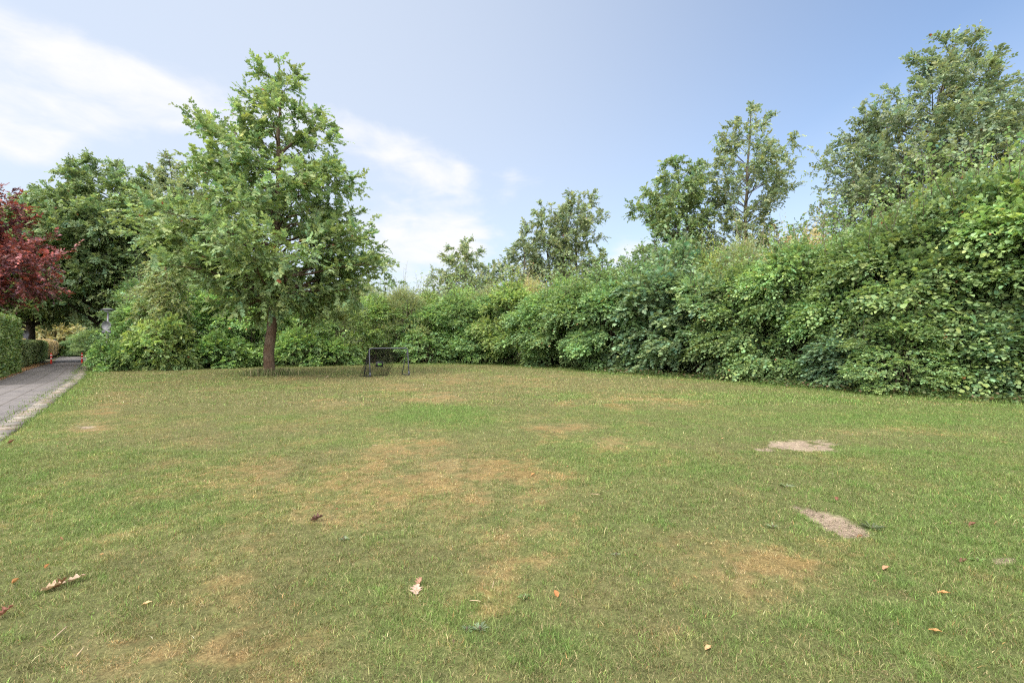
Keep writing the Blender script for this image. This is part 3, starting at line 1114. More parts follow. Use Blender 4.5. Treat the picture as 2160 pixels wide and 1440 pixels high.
# long grass left standing round the oak's foot
g = np.random.default_rng(8)
n = 1500
aa, rr = g.uniform(0, 6.28, n), .30 + np.abs(g.normal(0, .22, n))
xx, yy = -10.62 + np.cos(aa) * rr * 1.35, 21.2 + np.sin(aa) * rr
cc = np.where(g.random((n, 1)) < .35, np.array((.27, .235, .14)), np.array((.12, .155, .06))) * np.exp(g.normal(0, .25, (n, 1)))
v, f_, c_ = blades(g, xx, yy, g.uniform(.10, .42, n), g.uniform(.014, .028, n), np.clip(g.normal(.4, .25, n), .05, .95), cc, True)
tag(join('long_grass', [(v, f_, c_)], M_BLADE), kind='stuff')

# ------------------------------------------------------------------ trees round the lawn
ALD = (.092, .118, .066)
DEC = (.078, .110, .048)
G_B = 'trees behind the shrub belt'


def tr(px, Y, **k):
    return ((px - 1080) / F * Y, Y)


make_tree('red_tree', (-30.6, 24.0), 13.0, [(4.3, 5.6, 6.2), (4.8, 6.4, 7.2), (5.6, 7.0, 7.7), (6.6, 6.6, 7.1), (7.6, 6.2, 6.6), (8.6, 5.6, 6.1), (9.6, 5.0, 5.4), (10.6, 3.8, 4.0), (11.8, 2.2, 2.4), (13.0, .5, .5)], 33, M_DARKBARK,
          'dark red leaved maple at the left edge behind the tall clipped hedge', r0=.24, n_limbs=100, zmin=2.4, rise=.35, leafL=.13, leafW=.10, tmpl=LB,
          col=(.070, .021, .023), M=7, spray_len=.6, sec=6, per_sec=4, lmat=M_GLOSSY, depth=.6, droop=.15, tip=.3, cvar=.34, hue=.12, odd=0, flat=.3, inner=.5)
DK = (.9, .95, .9)
make_tree('broadleaf_tree', tr(232, 36), 15.0, [(3.4, 3.6, 3.0), (4.6, 5.6, 5.0), (7, 6.8, 5.8), (9, 6.5, 5.4), (11, 5.6, 4.6), (12.6, 4.4, 3.6), (14, 3.0, 2.8), (15, 1.2, 1.2)], 41, M_DARKBARK,
          'large dark green spreading tree overhanging the far end of the paved path', group=None, r0=.3, n_limbs=135, zmin=2.2, rise=.4,
          leafL=.15, leafW=.10, col=DEC, M=9, spray_len=.6, sec=7, per_sec=4, tint=DK)
make_tree('broadleaf_tree', tr(358, 37), 15.9, [(4, 3.5, 4.0), (7, 4.2, 5.0), (9, 4.2, 4.6), (11, 3.4, 4.0), (12.6, 2.6, 3.0), (14.4, 1.6, 1.9), (15.9, .3, .3)], 42, M_DARKBARK,
          'tree with slim pointed top between the spreading path tree and the oak', r0=.25, n_limbs=105, zmin=2.6, zpow=.8, rise=.5,
          leafL=.14, leafW=.095, col=ALD, M=9, spray_len=.55, sec=7, per_sec=4)
make_tree('broadleaf_tree', tr(62, 35), 12.0, [(3.0, 2.8, 2.6), (5, 4.0, 3.6), (8, 4.0, 3.6), (10, 2.9, 2.8), (11.3, 1.6, 1.8), (12, .5, .5)], 43, M_DARKBARK,
          'dark broadleaf tree partly hidden behind the red maple', r0=.28, n_limbs=90, zmin=2.0, rise=.4,
          leafL=.16, leafW=.11, col=DEC, M=9, spray_len=.6, sec=6, per_sec=4, tint=(1.05, 1.05, 1))
make_tree('broadleaf_tree', tr(440, 38), 11.2, [(3, 3.5, 3.5), (6, 4, 4), (8.5, 3.2, 3.2), (10, 1.8, 1.8), (11.2, .4, .4)], 44, M_DARKBARK,
          'grey green tree showing between the oak limbs above the shrubs', r0=.22, n_limbs=44, zmin=2.5, rise=.5,
          leafL=.14, leafW=.09, col=ALD, M=8, spray_len=.55, sec=6, per_sec=4)
make_tree('birch_tree', tr(345, 26.3), 6.9, [(1.0, .9, .9), (2.2, 1.35, 1.5), (3.6, 1.4, 1.4), (5.0, 1.1, 1.1), (6.2, .7, .7), (6.9, .15, .15)], 51, M_BIRCHBARK,
          'slender birch with thin orange brown stem and pale fine foliage', r0=.055, n_limbs=54, zmin=.9, rise=.7, leafL=.085, leafW=.06, tmpl=DM,
          col=(.10, .125, .05), M=11, spray_len=.36, sec=12, per_sec=4, droop=.5, tip=.2, flare=1.2)
make_tree('alder_tree', tr(978, 45), 11.0, [(3, 4.1, 3.7), (5.5, 4.4, 4.1), (7.5, 3.8, 3.7), (9, 2.7, 2.9), (10.3, 1.7, 1.8), (11, 0.8, 0.8)], 61, M_GREYBARK,
          'low rounded grey green tree behind the shrubs right of the football goal', r0=.2, n_limbs=66, zmin=2.5, rise=.55, leafL=.135, leafW=.09, col=ALD, M=8,
          gain=1.55, spray_len=.5, sec=6, per_sec=4)
make_tree('alder_tree', tr(1108, 43), 11.4, [(3, 2.5, 2.3), (6, 3.1, 2.5), (8, 2.9, 2.3), (10, 1.8, 1.7), (11.4, 0.8, 0.8)], 62, M_GREYBARK,
          'short bushy tree leaning on the left side of the tall pale-stemmed pair', r0=.16, n_limbs=50, zmin=2.5, rise=.6, leafL=.135, leafW=.09, col=ALD, M=8, gain=1.55, spray_len=.5, sec=6, per_sec=4)
make_tree('alder_tree', tr(1164, 43.5), 14.0, [(4, 2.3, 2.1), (6, 2.1, 2), (8, 3, 2.7), (10, 3.1, 2.5), (12, 2.8, 2.4), (13.3, 2, 1.8), (14, 0.9, 0.9)], 63, M_GREYBARK,
          'tall thin-stemmed tree, left one of the pair with crowns grown together', r0=.17, n_limbs=60, zmin=3.4, rise=.6, leafL=.135, leafW=.09, col=ALD, M=8, gain=1.55, spray_len=.5, sec=6, per_sec=4, inner=.35)
make_tree('alder_tree', tr(1222, 43), 14.9, [(4.2, 2.1, 2.9), (6.4, 2.2, 3.3), (7.2, 2.6, 3.3), (8.5, 2.4, 2), (10.5, 2.7, 2.4), (12.5, 2.9, 2.6), (14, 2.1, 2), (14.9, 1, 1)], 64, M_GREYBARK,
          'tall thin-stemmed tree, right one of the pair with crowns grown together', r0=.17, n_limbs=64, zmin=3.6, rise=.6, leafL=.135, leafW=.09, col=ALD, M=8, gain=1.55, spray_len=.5, sec=6, per_sec=4, inner=.35)
make_tree('alder_tree', tr(1268, 42), 9.6, [(3, 2, 1.8), (6, 2.1, 1.9), (8, 1.7, 1.5), (9.6, 0.7, 0.7)], 65, M_GREYBARK,
          'narrow upright young tree right of the tall pale-stemmed pair', r0=.1, n_limbs=30, zmin=2.2, rise=.8, leafL=.13, leafW=.085, col=(.085, .115, .05), M=8, gain=1.55, spray_len=.42, sec=7, per_sec=4)
make_tree('alder_tree', tr(1432, 33), 14.0, [(3.5, 4.5, 3.5), (5, 4.4, 3.3), (6.6, 4, 2.9), (8, 2.7, 2.5), (9.6, 2.9, 2.5), (10.6, 3.4, 2.7), (11.6, 3.2, 2.6), (12.6, 2.2, 2), (13.5, 1.4, 1.4), (14, 0.8, 0.8)], 66, M_GREYBARK,
          'dense dark tree with a long drooping branch to the left, beside the airy tall one', r0=.22, n_limbs=95, zmin=2.6, rise=.42, leafL=.135, leafW=.09, col=DEC, M=9, gain=1.55, spray_len=.5, sec=7, per_sec=4, tint=(.98, 1, 1))
make_tree('alder_tree', tr(1572, 32), 17.2, [(3.8, 3.3, 3.9), (5, 3.1, 3.9), (7, 3.1, 3.7), (9, 3, 3.7), (10, 2.5, 2.5), (11, 2.5, 2.5), (12.3, 3.1, 3.8), (13.3, 3, 4.1), (14.5, 2.8, 3), (15.3, 1.9, 2.1), (16.4, 1.4, 1.5), (17.2, 0.8, 0.9)], 67, M_GREYBARK,
          'tall airy tree with a clearly visible pale stem and open crown', r0=.2, n_limbs=84, zmin=3.2, rise=.65, leafL=.13, leafW=.085, col=ALD, M=8, gain=1.6, spray_len=.48, sec=6, per_sec=3, inner=.45,
          axis=[(0, 0), (0, 0), (.0, 0), (.15, 0), (.45, 0)], odd=.001)
make_tree('alder_tree', tr(1978, 24.5), 17.0, [(5.5, 6.2, 5.0), (7.5, 5.8, 5.0), (9.3, 5.2, 5.0), (11.2, 5.0, 4.6), (12.6, 4.3, 4.2), (13.4, 3.6, 3.9), (14.2, 2.4, 2.8), (15.2, 2.2, 1.8), (16, 2.0, 1.7), (17, .9, 1.2)], 68, M_GREYBARK,
          'biggest tree at the upper right, broad leaning crown towering over the shrubs', r0=.32, tint=(.86, .90, .96), gain=1.35, n_limbs=150, zmin=4.5, rise=.5, leafL=.125, leafW=.08, col=ALD, M=9, spray_len=.55, sec=7, per_sec=4,
          axis=[(.6, 0), (.5, 0), (0, 0), (-.3, 0), (.1, 0), (.9, 0)], droop=.12, cvar=.18)
make_tree('golden_maple', tr(116, 50), 4.0, [(1.3, 1.6, 2.0), (1.9, 2.4, 2.9), (2.7, 2.3, 2.7), (3.4, 1.4, 1.5), (3.9, .3, .3)], 71, M_DARKBARK,
          'small golden leaved maple with forked dark trunk past the red bollards', r0=.12, n_limbs=44, zmin=.7, rise=.55, leafL=.11, leafW=.08, col=(.155, .145, .068), M=9, spray_len=.45, sec=8, per_sec=4, flat=.1)
make_tree('broadleaf_tree', tr(150, 82), 13, [(1.2, 5, 5), (4, 6.5, 6.5), (8, 6, 6), (11, 3.5, 3.5), (12.5, .5, .5)], 72, M_DARKBARK,
          'pale distant tree closing the view at the end of the path', r0=.3, n_limbs=60, zmin=1.2, rise=.4, leafL=.24, leafW=.17, col=(.085, .11, .05), M=8, spray_len=.7, sec=5, per_sec=4)
make_tree('broadleaf_tree', tr(20, 76), 13.0, [(1.2, 5, 5), (4, 6.5, 6.5), (8, 6, 6), (11, 3.5, 3.5), (12, .5, .5)], 73, M_DARKBARK,
          'distant dark tree glimpsed above the tall hedge under the red leaves', r0=.3, n_limbs=56, zmin=1.2, rise=.4, leafL=.24, leafW=.17, col=DEC, M=8, spray_len=.7, sec=5, per_sec=4)
make_tree('broadleaf_tree', tr(240, 72), 12.0, [(1.0, 5, 5), (4, 6, 6), (8, 5, 5), (10, 3, 3), (11, .5, .5)], 74, M_DARKBARK,
          'far green tree behind the lamp post, mostly hidden by the shrubs', r0=.3, n_limbs=50, zmin=1.2, rise=.4, leafL=.24, leafW=.17, col=DEC, M=8, spray_len=.7, sec=5, per_sec=4)

# ------------------------------------------------------------------ shrub belt
PROTOS['small'] = (shrub_proto('shrub', 201, tmpl=OV, leafL=.085, leafW=.055, n_leaf=34000, spray_len=.40, col=(.074, .114, .044), lobes=34), 5.0, 4.2)
PROTOS['mid'] = (shrub_proto('shrub', 202, tmpl=OV, leafL=.10, leafW=.07, n_leaf=30000, spray_len=.45, col=(.072, .112, .046), lobes=22, lr=(.6, 1.1)), 5.0, 4.2)
PROTOS['hazel'] = (shrub_proto('shrub', 203, tmpl=RD, leafL=.085, leafW=.072, n_leaf=40000, spray_len=.52, col=(.070, .112, .044), lobes=20, lr=(.55, 1.15), droop=.35, updir=.05), 5.0, 4.2)
PROTOS['lime'] = (shrub_proto('shrub', 204, tmpl=RD, leafL=.088, leafW=.075, n_leaf=46000, spray_len=.60, col=(.064, .100, .042), lobes=21, lr=(.55, 1.15), droop=.32, updir=-.05, cvar=.14, tip=.22, outn=.45), 5.0, 4.2)
PROTOS['lime_b'] = (shrub_proto('shrub', 205, tmpl=RD, leafL=.086, leafW=.073, n_leaf=46000, spray_len=.62, col=(.067, .103, .043), lobes=23, lr=(.5, 1.1), droop=.34, updir=-.05, cvar=.14, tip=.22, outn=.45), 5.0, 4.2)
PROTOS['maple'] = (shrub_proto('shrub', 206, tmpl=LB, leafL=.125, leafW=.125, n_leaf=24000, spray_len=.50, col=(.068, .108, .054), lobes=21, lr=(.55, 1.1), droop=.35, updir=-.02, tip=.12, outn=.6), 5.0, 4.2)
PROTOS['fine'] = (shrub_proto('shrub', 207, tmpl=DM, leafL=.062, leafW=.034, n_leaf=42000, spray_len=.38, M=12, col=(.105, .125, .064), lobes=34, droop=.1, updir=.35, leaders=16, twig=M_PALETWIG, stems=16), 5.0, 4.2)
PROTOS['sparse'] = (shrub_proto('shrub', 208, tmpl=DM, leafL=.07, leafW=.045, n_leaf=17000, spray_len=.40, M=8, col=(.15, .145, .075), lobes=26, droop=.05, updir=.4, leaders=26, twig=M_PALETWIG, stems=34, leader_len=(.5, 1.3)), 5.0, 4.2)
PROTOS['low'] = (shrub_proto('shrub', 209, tier=.8, H=1.6, Rr=1.3, tmpl=OV, leafL=.10, leafW=.07, n_leaf=9000, spray_len=.36, col=(.070, .118, .036), lobes=18, lr=(.3, .55), leaders=4, bottom=1.0, top=.7, leader_len=(.15, .4)), 1.6, 2.8)

N_ = (1, 1, 1)
Gs = 'shrubs along the lawn edge'
for a_ in [
    # kind, px, depth, height, width, tint, label
    ('low', 252, 24.9, 1.5, 2.1, (1, 1.05, 1), 'low leafy bush spilling over the path corner in front of the lamp post'),
    ('mid', 310, 27.3, 3.8, 3.6, (1.15, 1.25, 1.1), 'rounded bush just right of the lamp post, left of the birch'),
    ('fine', 322, 29.4, 5.2, 3.6, (1, 1, 1), 'feathery pale green bush directly behind the birch stem'),
    ('mid', 395, 29.2, 4.9, 4.2, (1.25, 1.3, 1.2), 'mid green bush right of the birch with a dark hollow at its foot'),
    ('small', 468, 29.9, 5.0, 4.2, (1.25, 1.35, 1.2), 'bright leafy bush under the oak\'s left limbs'),
    ('mid', 532, 30.0, 4.5, 3.8, (1.3, 1.35, 1.2), 'glossy bush just left of the oak trunk'),
    ('small', 640, 31.4, 4.6, 4.2, (1.25, 1.3, 1.1), 'leafy bush just right of the oak trunk, under its low branches'),
    ('fine', 712, 32.6, 5.0, 4.0, (1.05, 1.15, 1.0), 'fine leaved bush with a few orange leaves, left of the football goal'),
    ('small', 786, 33.4, 4.7, 4.2, (1.25, 1.25, 1.0), 'yellowish green bush right behind the football goal'),
    ('fine', 850, 33.9, 5.4, 3.8, (.95, .95, .9), 'grey green bush behind the right post of the goal'),
    ('mid', 905, 33.8, 3.9, 4.0, (1.1, 1.2, 1.05), 'low bush at the far lawn edge right of the goal'),
    ('small', 962, 34.2, 4.9, 4.2, (1.1, 1.15, 1.05), 'dull green bush midway between the goal and the bright hazel'),
    ('mid', 1020, 33.4, 4.5, 4.0, (1.05, 1.15, 1.05), 'bush at the far corner where the belt turns towards the camera'),
    ('hazel', 1078, 32.4, 5.4, 4.4, (1.22, 1.1, .8), 'yellow green hazel with layered sprays in the middle of the belt'),
    ('hazel', 1150, 30.0, 4.6, 4.4, (.95, 1.0, .95), 'broad hazel with dark gaps, right of the yellow green one'),
    ('lime', 1225, 27.6, 4.7, 4.2, (1.05, 1.1, .9), 'bright round leaved bush left of the bluish maple'),
    ('hazel', 1292, 25.2, 4.6, 4.0, (.88, .98, .95), 'deep green bush leaning on the left of the bluish maple'),
    ('maple', 1392, 23.6, 5.1, 4.6, (1.0, 1.0, 1.0), 'bluish dark green field maple with lobed leaves in tiers'),
    ('maple', 1480, 21.6, 4.4, 4.0, (1.05, 1.05, 1.0), 'smaller bluish maple bush right of the tall tiered one'),
    ('lime', 1578, 19.7, 4.6, 3.8, (1.1, 1.1, .9), 'light green lime bush whose sprays reach down to the grass'),
    ('lime_b', 1668, 18.2, 5.2, 3.6, (1.0, 1.06, .9), 'lime bush with an upright pale shoot at its top'),
    ('hazel', 1752, 17.3, 3.8, 3.4, (.95, 1.02, .95), 'hazel bush with black hollows under its lower boughs'),
    ('lime', 1842, 16.3, 5.3, 3.8, (1.02, 1.04, .92), 'tall lime bush with a deep dark cleft at head height'),
    ('lime_b', 1945, 15.0, 5.6, 4.2, (1.06, 1.06, .9), 'large lime bush bulging forward between the cleft and the maple foot'),
    ('lime', 2052, 14.8, 6.4, 4.0, (1.0, 1.04, .95), 'large round leaved bush with grey green lobed leaves at its foot'),
    ('lime_b', 2165, 13.8, 6.4, 4.4, (1.05, 1.08, .9), 'tallest lime bush cut by the right edge of the view'),
    ('maple', 2120, 12.9, 2.3, 2.4, (1.05, 1.08, 1.0), 'low maple bush with large lobed leaves at the right edge of the lawn'),
    ('hazel', 2290, 12.9, 6.0, 4.4, N_, 'hazel standing beyond the right edge of the view'),
    ('maple', 1772, 15.5, 1.7, 2.0, (.95, 1.0, 1.1), 'small bluish maple sprig with lobed leaves under the hazel boughs'),
    ('mid', 1900, 13.9, 2.3, 2.4, (1.1, 1.1, 1.0), 'low small leaved bush at the foot of the big limes'),
]:
    place_shrub(*a_, group=Gs)
for a_ in [
    ('low', 300, 26.1, 1.7, 2.6, (1.04, 1.03, 1.00), 'low leafy bush between the lamp post and the birch'),
    ('low', 338, 25.6, 2.7, 3.2, (1.19, 1.03, 1.05), 'low pale leafy bush hiding the foot of the birch'),
    ('low', 405, 27.4, 1.4, 2.8, (1.09, 1.07, 1.05), 'low bush at the lawn edge right of the birch'),
    ('low', 468, 27.8, 1.9, 3.0, (1.00, 1.03, 1.00), 'low bush below the bright leafy bush left of the oak'),
    ('low', 522, 28.4, 1.2, 2.4, (1.14, 1.07, 1.05), 'low bush just left of the oak trunk at the lawn edge'),
    ('low', 628, 29.8, 2.2, 3.2, (1.09, 1.07, 1.05), 'low bush right beside the oak trunk at the lawn edge'),
    ('low', 700, 30.9, 1.6, 3.2, (1.00, 0.99, 1.00), 'low bush midway between the oak trunk and the goal'),
]:
    place_shrub(*a_, group=Gs)
Gb = 'taller shrubs standing behind the lawn edge shrubs'
for a_ in [
    ('mid', 296, 32.0, 5.4, 3.8, (.9, 1, .9), 'tall dark shrub behind the lamp post under the spreading tree'),
    ('small', 330, 33.5, 5.8, 4.4, (.95, 1.05, .95), 'tall shrub behind the birch and the feathery pale bush'),
    ('mid', 420, 33.5, 5.9, 4.6, (1.0, 1.05, .95), 'tall shrub in the gap under the oak\'s lowest left limb'),
    ('small', 510, 34.0, 5.6, 4.6, (.92, 1, .9), 'tall dull shrub behind the glossy bush left of the oak trunk'),
    ('mid', 600, 35.0, 5.3, 4.6, (.95, 1.02, .95), 'shrub directly behind the oak trunk'),
    ('small', 690, 36.0, 5.0, 4.4, (.95, 1.0, .9), 'shrub behind the fine leaved bush with orange leaves'),
    ('fine', 770, 37.5, 6.0, 4.4, (1.0, 1.0, 1.0), 'wispy pale shrub top rising behind the goal, right of the oak crown'),
    ('small', 838, 38.0, 5.1, 4.6, (1.0, 1.05, .9), 'shrub top behind the right half of the goal'),
    ('small', 905, 38.2, 5.3, 4.6, (1.15, 1.12, .8), 'yellow green shrub top left of the low rounded tree'),
    ('small', 975, 38.4, 5.8, 4.8, (1.15, 1.15, .85), 'bright shrub top in front of the low rounded tree'),
    ('fine', 1035, 37.6, 5.8, 4.4, (.95, .95, .9), 'greyish twiggy shrub between the low rounded tree and the hazel'),
    ('sparse', 1125, 35.0, 6.0, 4.6, (1.0, 1.0, .9), 'straw coloured twiggy shrub behind the yellow green hazel'),
    ('small', 1195, 33.6, 6.0, 4.6, (1.0, 1.05, .9), 'shrub top below the tall pale-stemmed tree pair'),
    ('mid', 1275, 30.8, 5.9, 4.4, (.95, 1.0, .95), 'dark shrub top below the narrow upright young tree'),
    ('mid', 1345, 28.8, 6.0, 4.0, (.85, .95, .9), 'dark shrub left behind the bluish maple'),
    ('maple', 1428, 26.8, 7.0, 4.2, (.95, 1.0, .95), 'tall shrub with orange clusters behind the bluish maple'),
    ('small', 1490, 25.4, 6.0, 3.0, (1.5, 1.25, .8), 'yellowish bush wedged between the two bluish maples'),
    ('fine', 1570, 25.0, 6.9, 4.2, (1.0, 1.05, .95), 'soft pale green rounded shrub below the airy tall tree'),
    ('sparse', 1688, 23.2, 6.7, 4.4, (1.05, .95, .85), 'half bare brownish shrub with dead twigs on the skyline'),
    ('hazel', 1775, 21.4, 6.2, 3.8, (.95, 1.02, .95), 'hazel top between the half bare shrub and the big limes'),
    ('lime_b', 1868, 19.8, 6.6, 4.0, (1.05, 1.08, .9), 'lime top under the drooping left branch of the biggest tree'),
    ('lime', 1972, 18.8, 7.3, 3.8, (1.08, 1.1, .9), 'tall lime whose top meets the crown of the biggest tree'),
    ('lime_b', 2095, 18.2, 7.8, 4.4, (1.12, 1.12, .88), 'highest lime top below the biggest tree, near the right edge'),
    ('lime', 2225, 17.6, 7.4, 5.0, (1.05, 1.08, .9), 'lime top beyond the right edge of the view'),
]:
    place_shrub(*a_, group=Gb)

Gc = 'shrubs deep inside the belt'
for k_, px_i, Y_i in (('mid', 300, 37), ('small', 470, 39), ('mid', 640, 40), ('small', 740, 42), ('mid', 850, 43), ('small', 960, 43), ('mid', 1080, 41), ('mid', 1220, 37),
                      ('small', 1330, 34), ('mid', 1440, 31), ('small', 1560, 29), ('mid', 1690, 27), ('hazel', 1830, 24), ('mid', 1990, 23), ('hazel', 2150, 22)):
    place_shrub(k_, px_i, Y_i, 4.4, 6.5, (.9, .95, .9), 'shrub deep inside the belt, only glimpsed through gaps between nearer shrubs', group=Gc, dp=4.5)

# past the path: garden planting
for a_ in [
    ('small', 183, 49, 2.4, 3.6, (.95, 1.05, 1.25), 'bluish green round shrub at the end of the path'),
    ('small', 203, 44, 2.6, 3.6, (1.15, 1.1, 1.15), 'pale shrub half hidden by the path corner bush'),
    ('low', 132, 50.5, 1.2, 1.8, (1.2, 1.15, .9), 'small bright green cushion shrub right of the rounded golden hedge'),
    ('low', 147, 51.5, 1.3, 2.2, (.75, .72, .8), 'small dark purplish shrub by the far verge'),
]:
    place_shrub(*a_)


# ------------------------------------------------------------------ clipped hedges on the left
def clipped_hedge(p0, p1, depth, h, label, leafL, leafW, dens, col, seed, tmpl=OV, rnd=.12, lmat=None, tint=N_, name='clipped_hedge', hvar=.04):
    """front face from p0 to p1; the body lies to the left of p0->p1"""
    g = np.random.default_rng(seed)
    p0, p1 = np.array(p0, float), np.array(p1, float)
    L = np.linalg.norm(p1 - p0)
    d = (p1 - p0) / L
    nrm = np.array((-d[1], d[0]))
    root = empty(name, (p0[0], p0[1], 0), math.atan2(d[1], d[0]))
    # local frame: x along, y into the hedge, z up
    areas = [('f', L * h), ('b', L * h), ('t', L * depth), ('e0', depth * h), ('e1', depth * h)]
    P, N = [], []
    for nm, A in areas:
        n = int(A * dens)
        u, v = g.random(n), g.random(n)
        if nm == 'f':
            q, nn_ = np.stack([u * L, 0 * u, v * h], 1), (0, -1, .25)
        elif nm == 'b':
            q, nn_ = np.stack([u * L, 0 * u + depth, v * h], 1), (0, 1, .25)
        elif nm == 't':
            q, nn_ = np.stack([u * L, v * depth, 0 * u + h], 1), (0, 0, 1)
        elif nm == 'e0':
            q, nn_ = np.stack([0 * u, u * depth, v * h], 1), (-1, 0, .25)
        else:
            q, nn_ = np.stack([0 * u + L, u * depth, v * h], 1), (1, 0, .25)
        P.append(q)
        N.append(np.tile(nn_, (n, 1)))
    P, N = np.concatenate(P), np.concatenate(N).astype(float)
    # rounded edges and a slightly uneven face
    c = np.array((L / 2, depth / 2, h / 2))
    q = (P - c) / c
    for (i_, j_) in ((0, 2), (1, 2), (0, 1)):
        e = np.clip(np.abs(q[:, i_]) - (1 - rnd / c[i_]), 0, None) * c[i_] / rnd
        f2 = np.clip(np.abs(q[:, j_]) - (1 - rnd / c[j_]), 0, None) * c[j_] / rnd
        k = np.clip(np.hypot(e, f2), 1, None)
        pull = (1 - 1 / k) * rnd
        if i_ == 0 or i_ == 1:
            P[:, i_] -= np.sign(q[:, i_]) * pull * (e > 0)
        P[:, j_] -= np.sign(q[:, j_]) * pull * (f2 > 0)
    bump_ = (vnoise(P[:, 0] * 2.2 + P[:, 1] * 1.3, P[:, 2] * 2.2 + P[:, 1], seed) - .5) * hvar * 2.5
    P += N * (bump_ + g.normal(0, .03, len(P)) - .03)[:, None]
    P[:, 2] = np.maximum(P[:, 2], .03)
    Dv = N * .45 + g.normal(0, .6, P.shape) + np.array((0, 0, .2))
    Nv = N + g.normal(0, .5, P.shape) + np.array((0, 0, .35))
    bri = np.exp(g.normal(0, .24, len(P)) + (vnoise(P[:, 0] * 3, P[:, 2] * 3, seed + 4) - .5) * .5)
    hu = g.normal(0, .09, len(P))
    C = np.asarray(col)[None] * 1.7 * bri[:, None] * np.stack([1 + hu * 1.6, 1 + hu * .2, 1 - hu], 1)
    Ls = leafL * np.exp(g.normal(0, .2, len(P)))
    V, fs, CC = leaf_geo(tmpl, P, Dv, Nv, Ls, Ls * leafW / leafL, np.clip(C, .005, .7))
    fo = mesh_np('foliage', V, fs, lmat or M_LEAF, col=CC, parent=root)
    fo.color = (*tint, 1)
    mb = MB()
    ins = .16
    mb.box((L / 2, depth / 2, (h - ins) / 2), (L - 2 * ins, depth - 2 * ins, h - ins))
    # stems near the face
    for k in range(int(L * 5)):
        xk = g.uniform(.05, L - .05)
        mb.tube(np.array([(xk, ins * .7, 0), (xk + g.normal(0, .05), ins * .6, h * .5), (xk + g.normal(0, .12), ins * .5, h * .9)]), (.014, .010, .005), 4, cap=False)
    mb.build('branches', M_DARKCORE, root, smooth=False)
    return tag(root, label, 'hedge')


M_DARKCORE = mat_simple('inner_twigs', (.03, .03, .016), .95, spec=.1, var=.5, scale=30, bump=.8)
clipped_hedge((-17.7, 15.9), (-23.9, 23.5), 1.3, 2.6, 'tall clipped laurel hedge at the left edge beside the path', .10, .055, 620, (.10, .145, .045), 301, lmat=M_GLOSSY, hvar=.06)
clipped_hedge(gp(50, 777), gp(99, 759.5), 1.1, 1.50, 'waist high leafy hedge between the tall hedge and the rounded golden one', .085, .055, 460, (.12, .16, .06), 302, hvar=.06, rnd=.25)
clipped_hedge(gp(99, 758), gp(124, 752), 2.2, 1.65, 'rounded golden brown clipped hedge left of the red bollards', .06, .035, 700, (.24, .175, .085), 303, hvar=.04, rnd=.5)
clipped_hedge((-45.3, 49.0), (-43.4, 49.6), 2.0, 2.2, 'bright green square clipped hedge beyond the golden maple', .06, .035, 650, (.14, .20, .04), 304, hvar=.03, rnd=.3)

# ------------------------------------------------------------------ plants creeping at the belt's foot
g = np.random.default_rng(404)
seg = np.cumsum([0] + [np.linalg.norm(BASE[i + 1] - BASE[i]) for i in range(len(BASE) - 1)])
n = 15000
s_ = g.uniform(seg[7], seg[16], n)
s_ = np.where(g.random(n) < .25, g.uniform(seg[0], seg[16], n), s_)
bx, by = np.interp(s_, seg, BASE[:, 0]), np.interp(s_, seg, BASE[:, 1])
off = g.normal(.28, .26, n)
tx, ty = np.interp(s_ + .1, seg, BASE[:, 0]) - bx, np.interp(s_ + .1, seg, BASE[:, 1]) - by
tl = np.hypot(tx, ty) + 1e-6
px_, py_ = bx - ty / tl * off, by + tx / tl * off
hgt = .03 + np.abs(g.normal(0, .10, n)) * (.4 + 1.2 * vnoise(px_ * 2, py_ * 2, 55))
P = np.stack([px_, py_, hgt], 1)
C = np.array((.075, .125, .030)) * np.exp(g.normal(0, .3, (n, 1))) * np.stack([1 + g.normal(0, .2, n), np.ones(n), np.ones(n)], 1)
dead = g.random(n) < .12
C[dead] = np.array((.20, .13, .07))
V, fs, CC = leaf_geo(RD, P, g.normal(0, 1, (n, 3)) * np.array((1, 1, .3)), np.array((0, 0, 1.0)) + g.normal(0, .4, (n, 3)), g.uniform(.05, .11, n), g.uniform(.04, .09, n), np.clip(C, .01, .6))
tag(mesh_np('ground_cover', V, fs, M_LEAF, col=CC), kind='stuff')

# leaf litter on the verge below the hedges, weeds in the edging joints
n = 2600
s_ = g.uniform(10, 48, n)
cl_ = np.concatenate([[0], np.cumsum(np.linalg.norm(np.diff(LE, axis=0), axis=1))])
qx, qy = np.interp(s_, cl_, LE[:, 0]), np.interp(s_, cl_, LE[:, 1])
off = np.abs(g.normal(0, .42, n)) - .12
P = np.stack([qx - off * .74, qy - off * .67, .035 + g.random(n) * .02], 1)
C = np.array((.34, .17, .08)) * np.exp(g.normal(0, .35, (n, 1))) * np.stack([np.ones(n), 1 + g.normal(0, .18, n), np.ones(n)], 1)
V, fs, CC = leaf_geo(OV, P, g.normal(0, 1, (n, 3)) * np.array((1, 1, .25)), np.array((0, 0, 1.0)) + g.normal(0, .35, (n, 3)), g.uniform(.04, .09, n), g.uniform(.025, .05, n), np.clip(C, .01, .6))
tag(mesh_np('fallen_leaves', V, fs, M_LEAF, col=CC), kind='stuff')

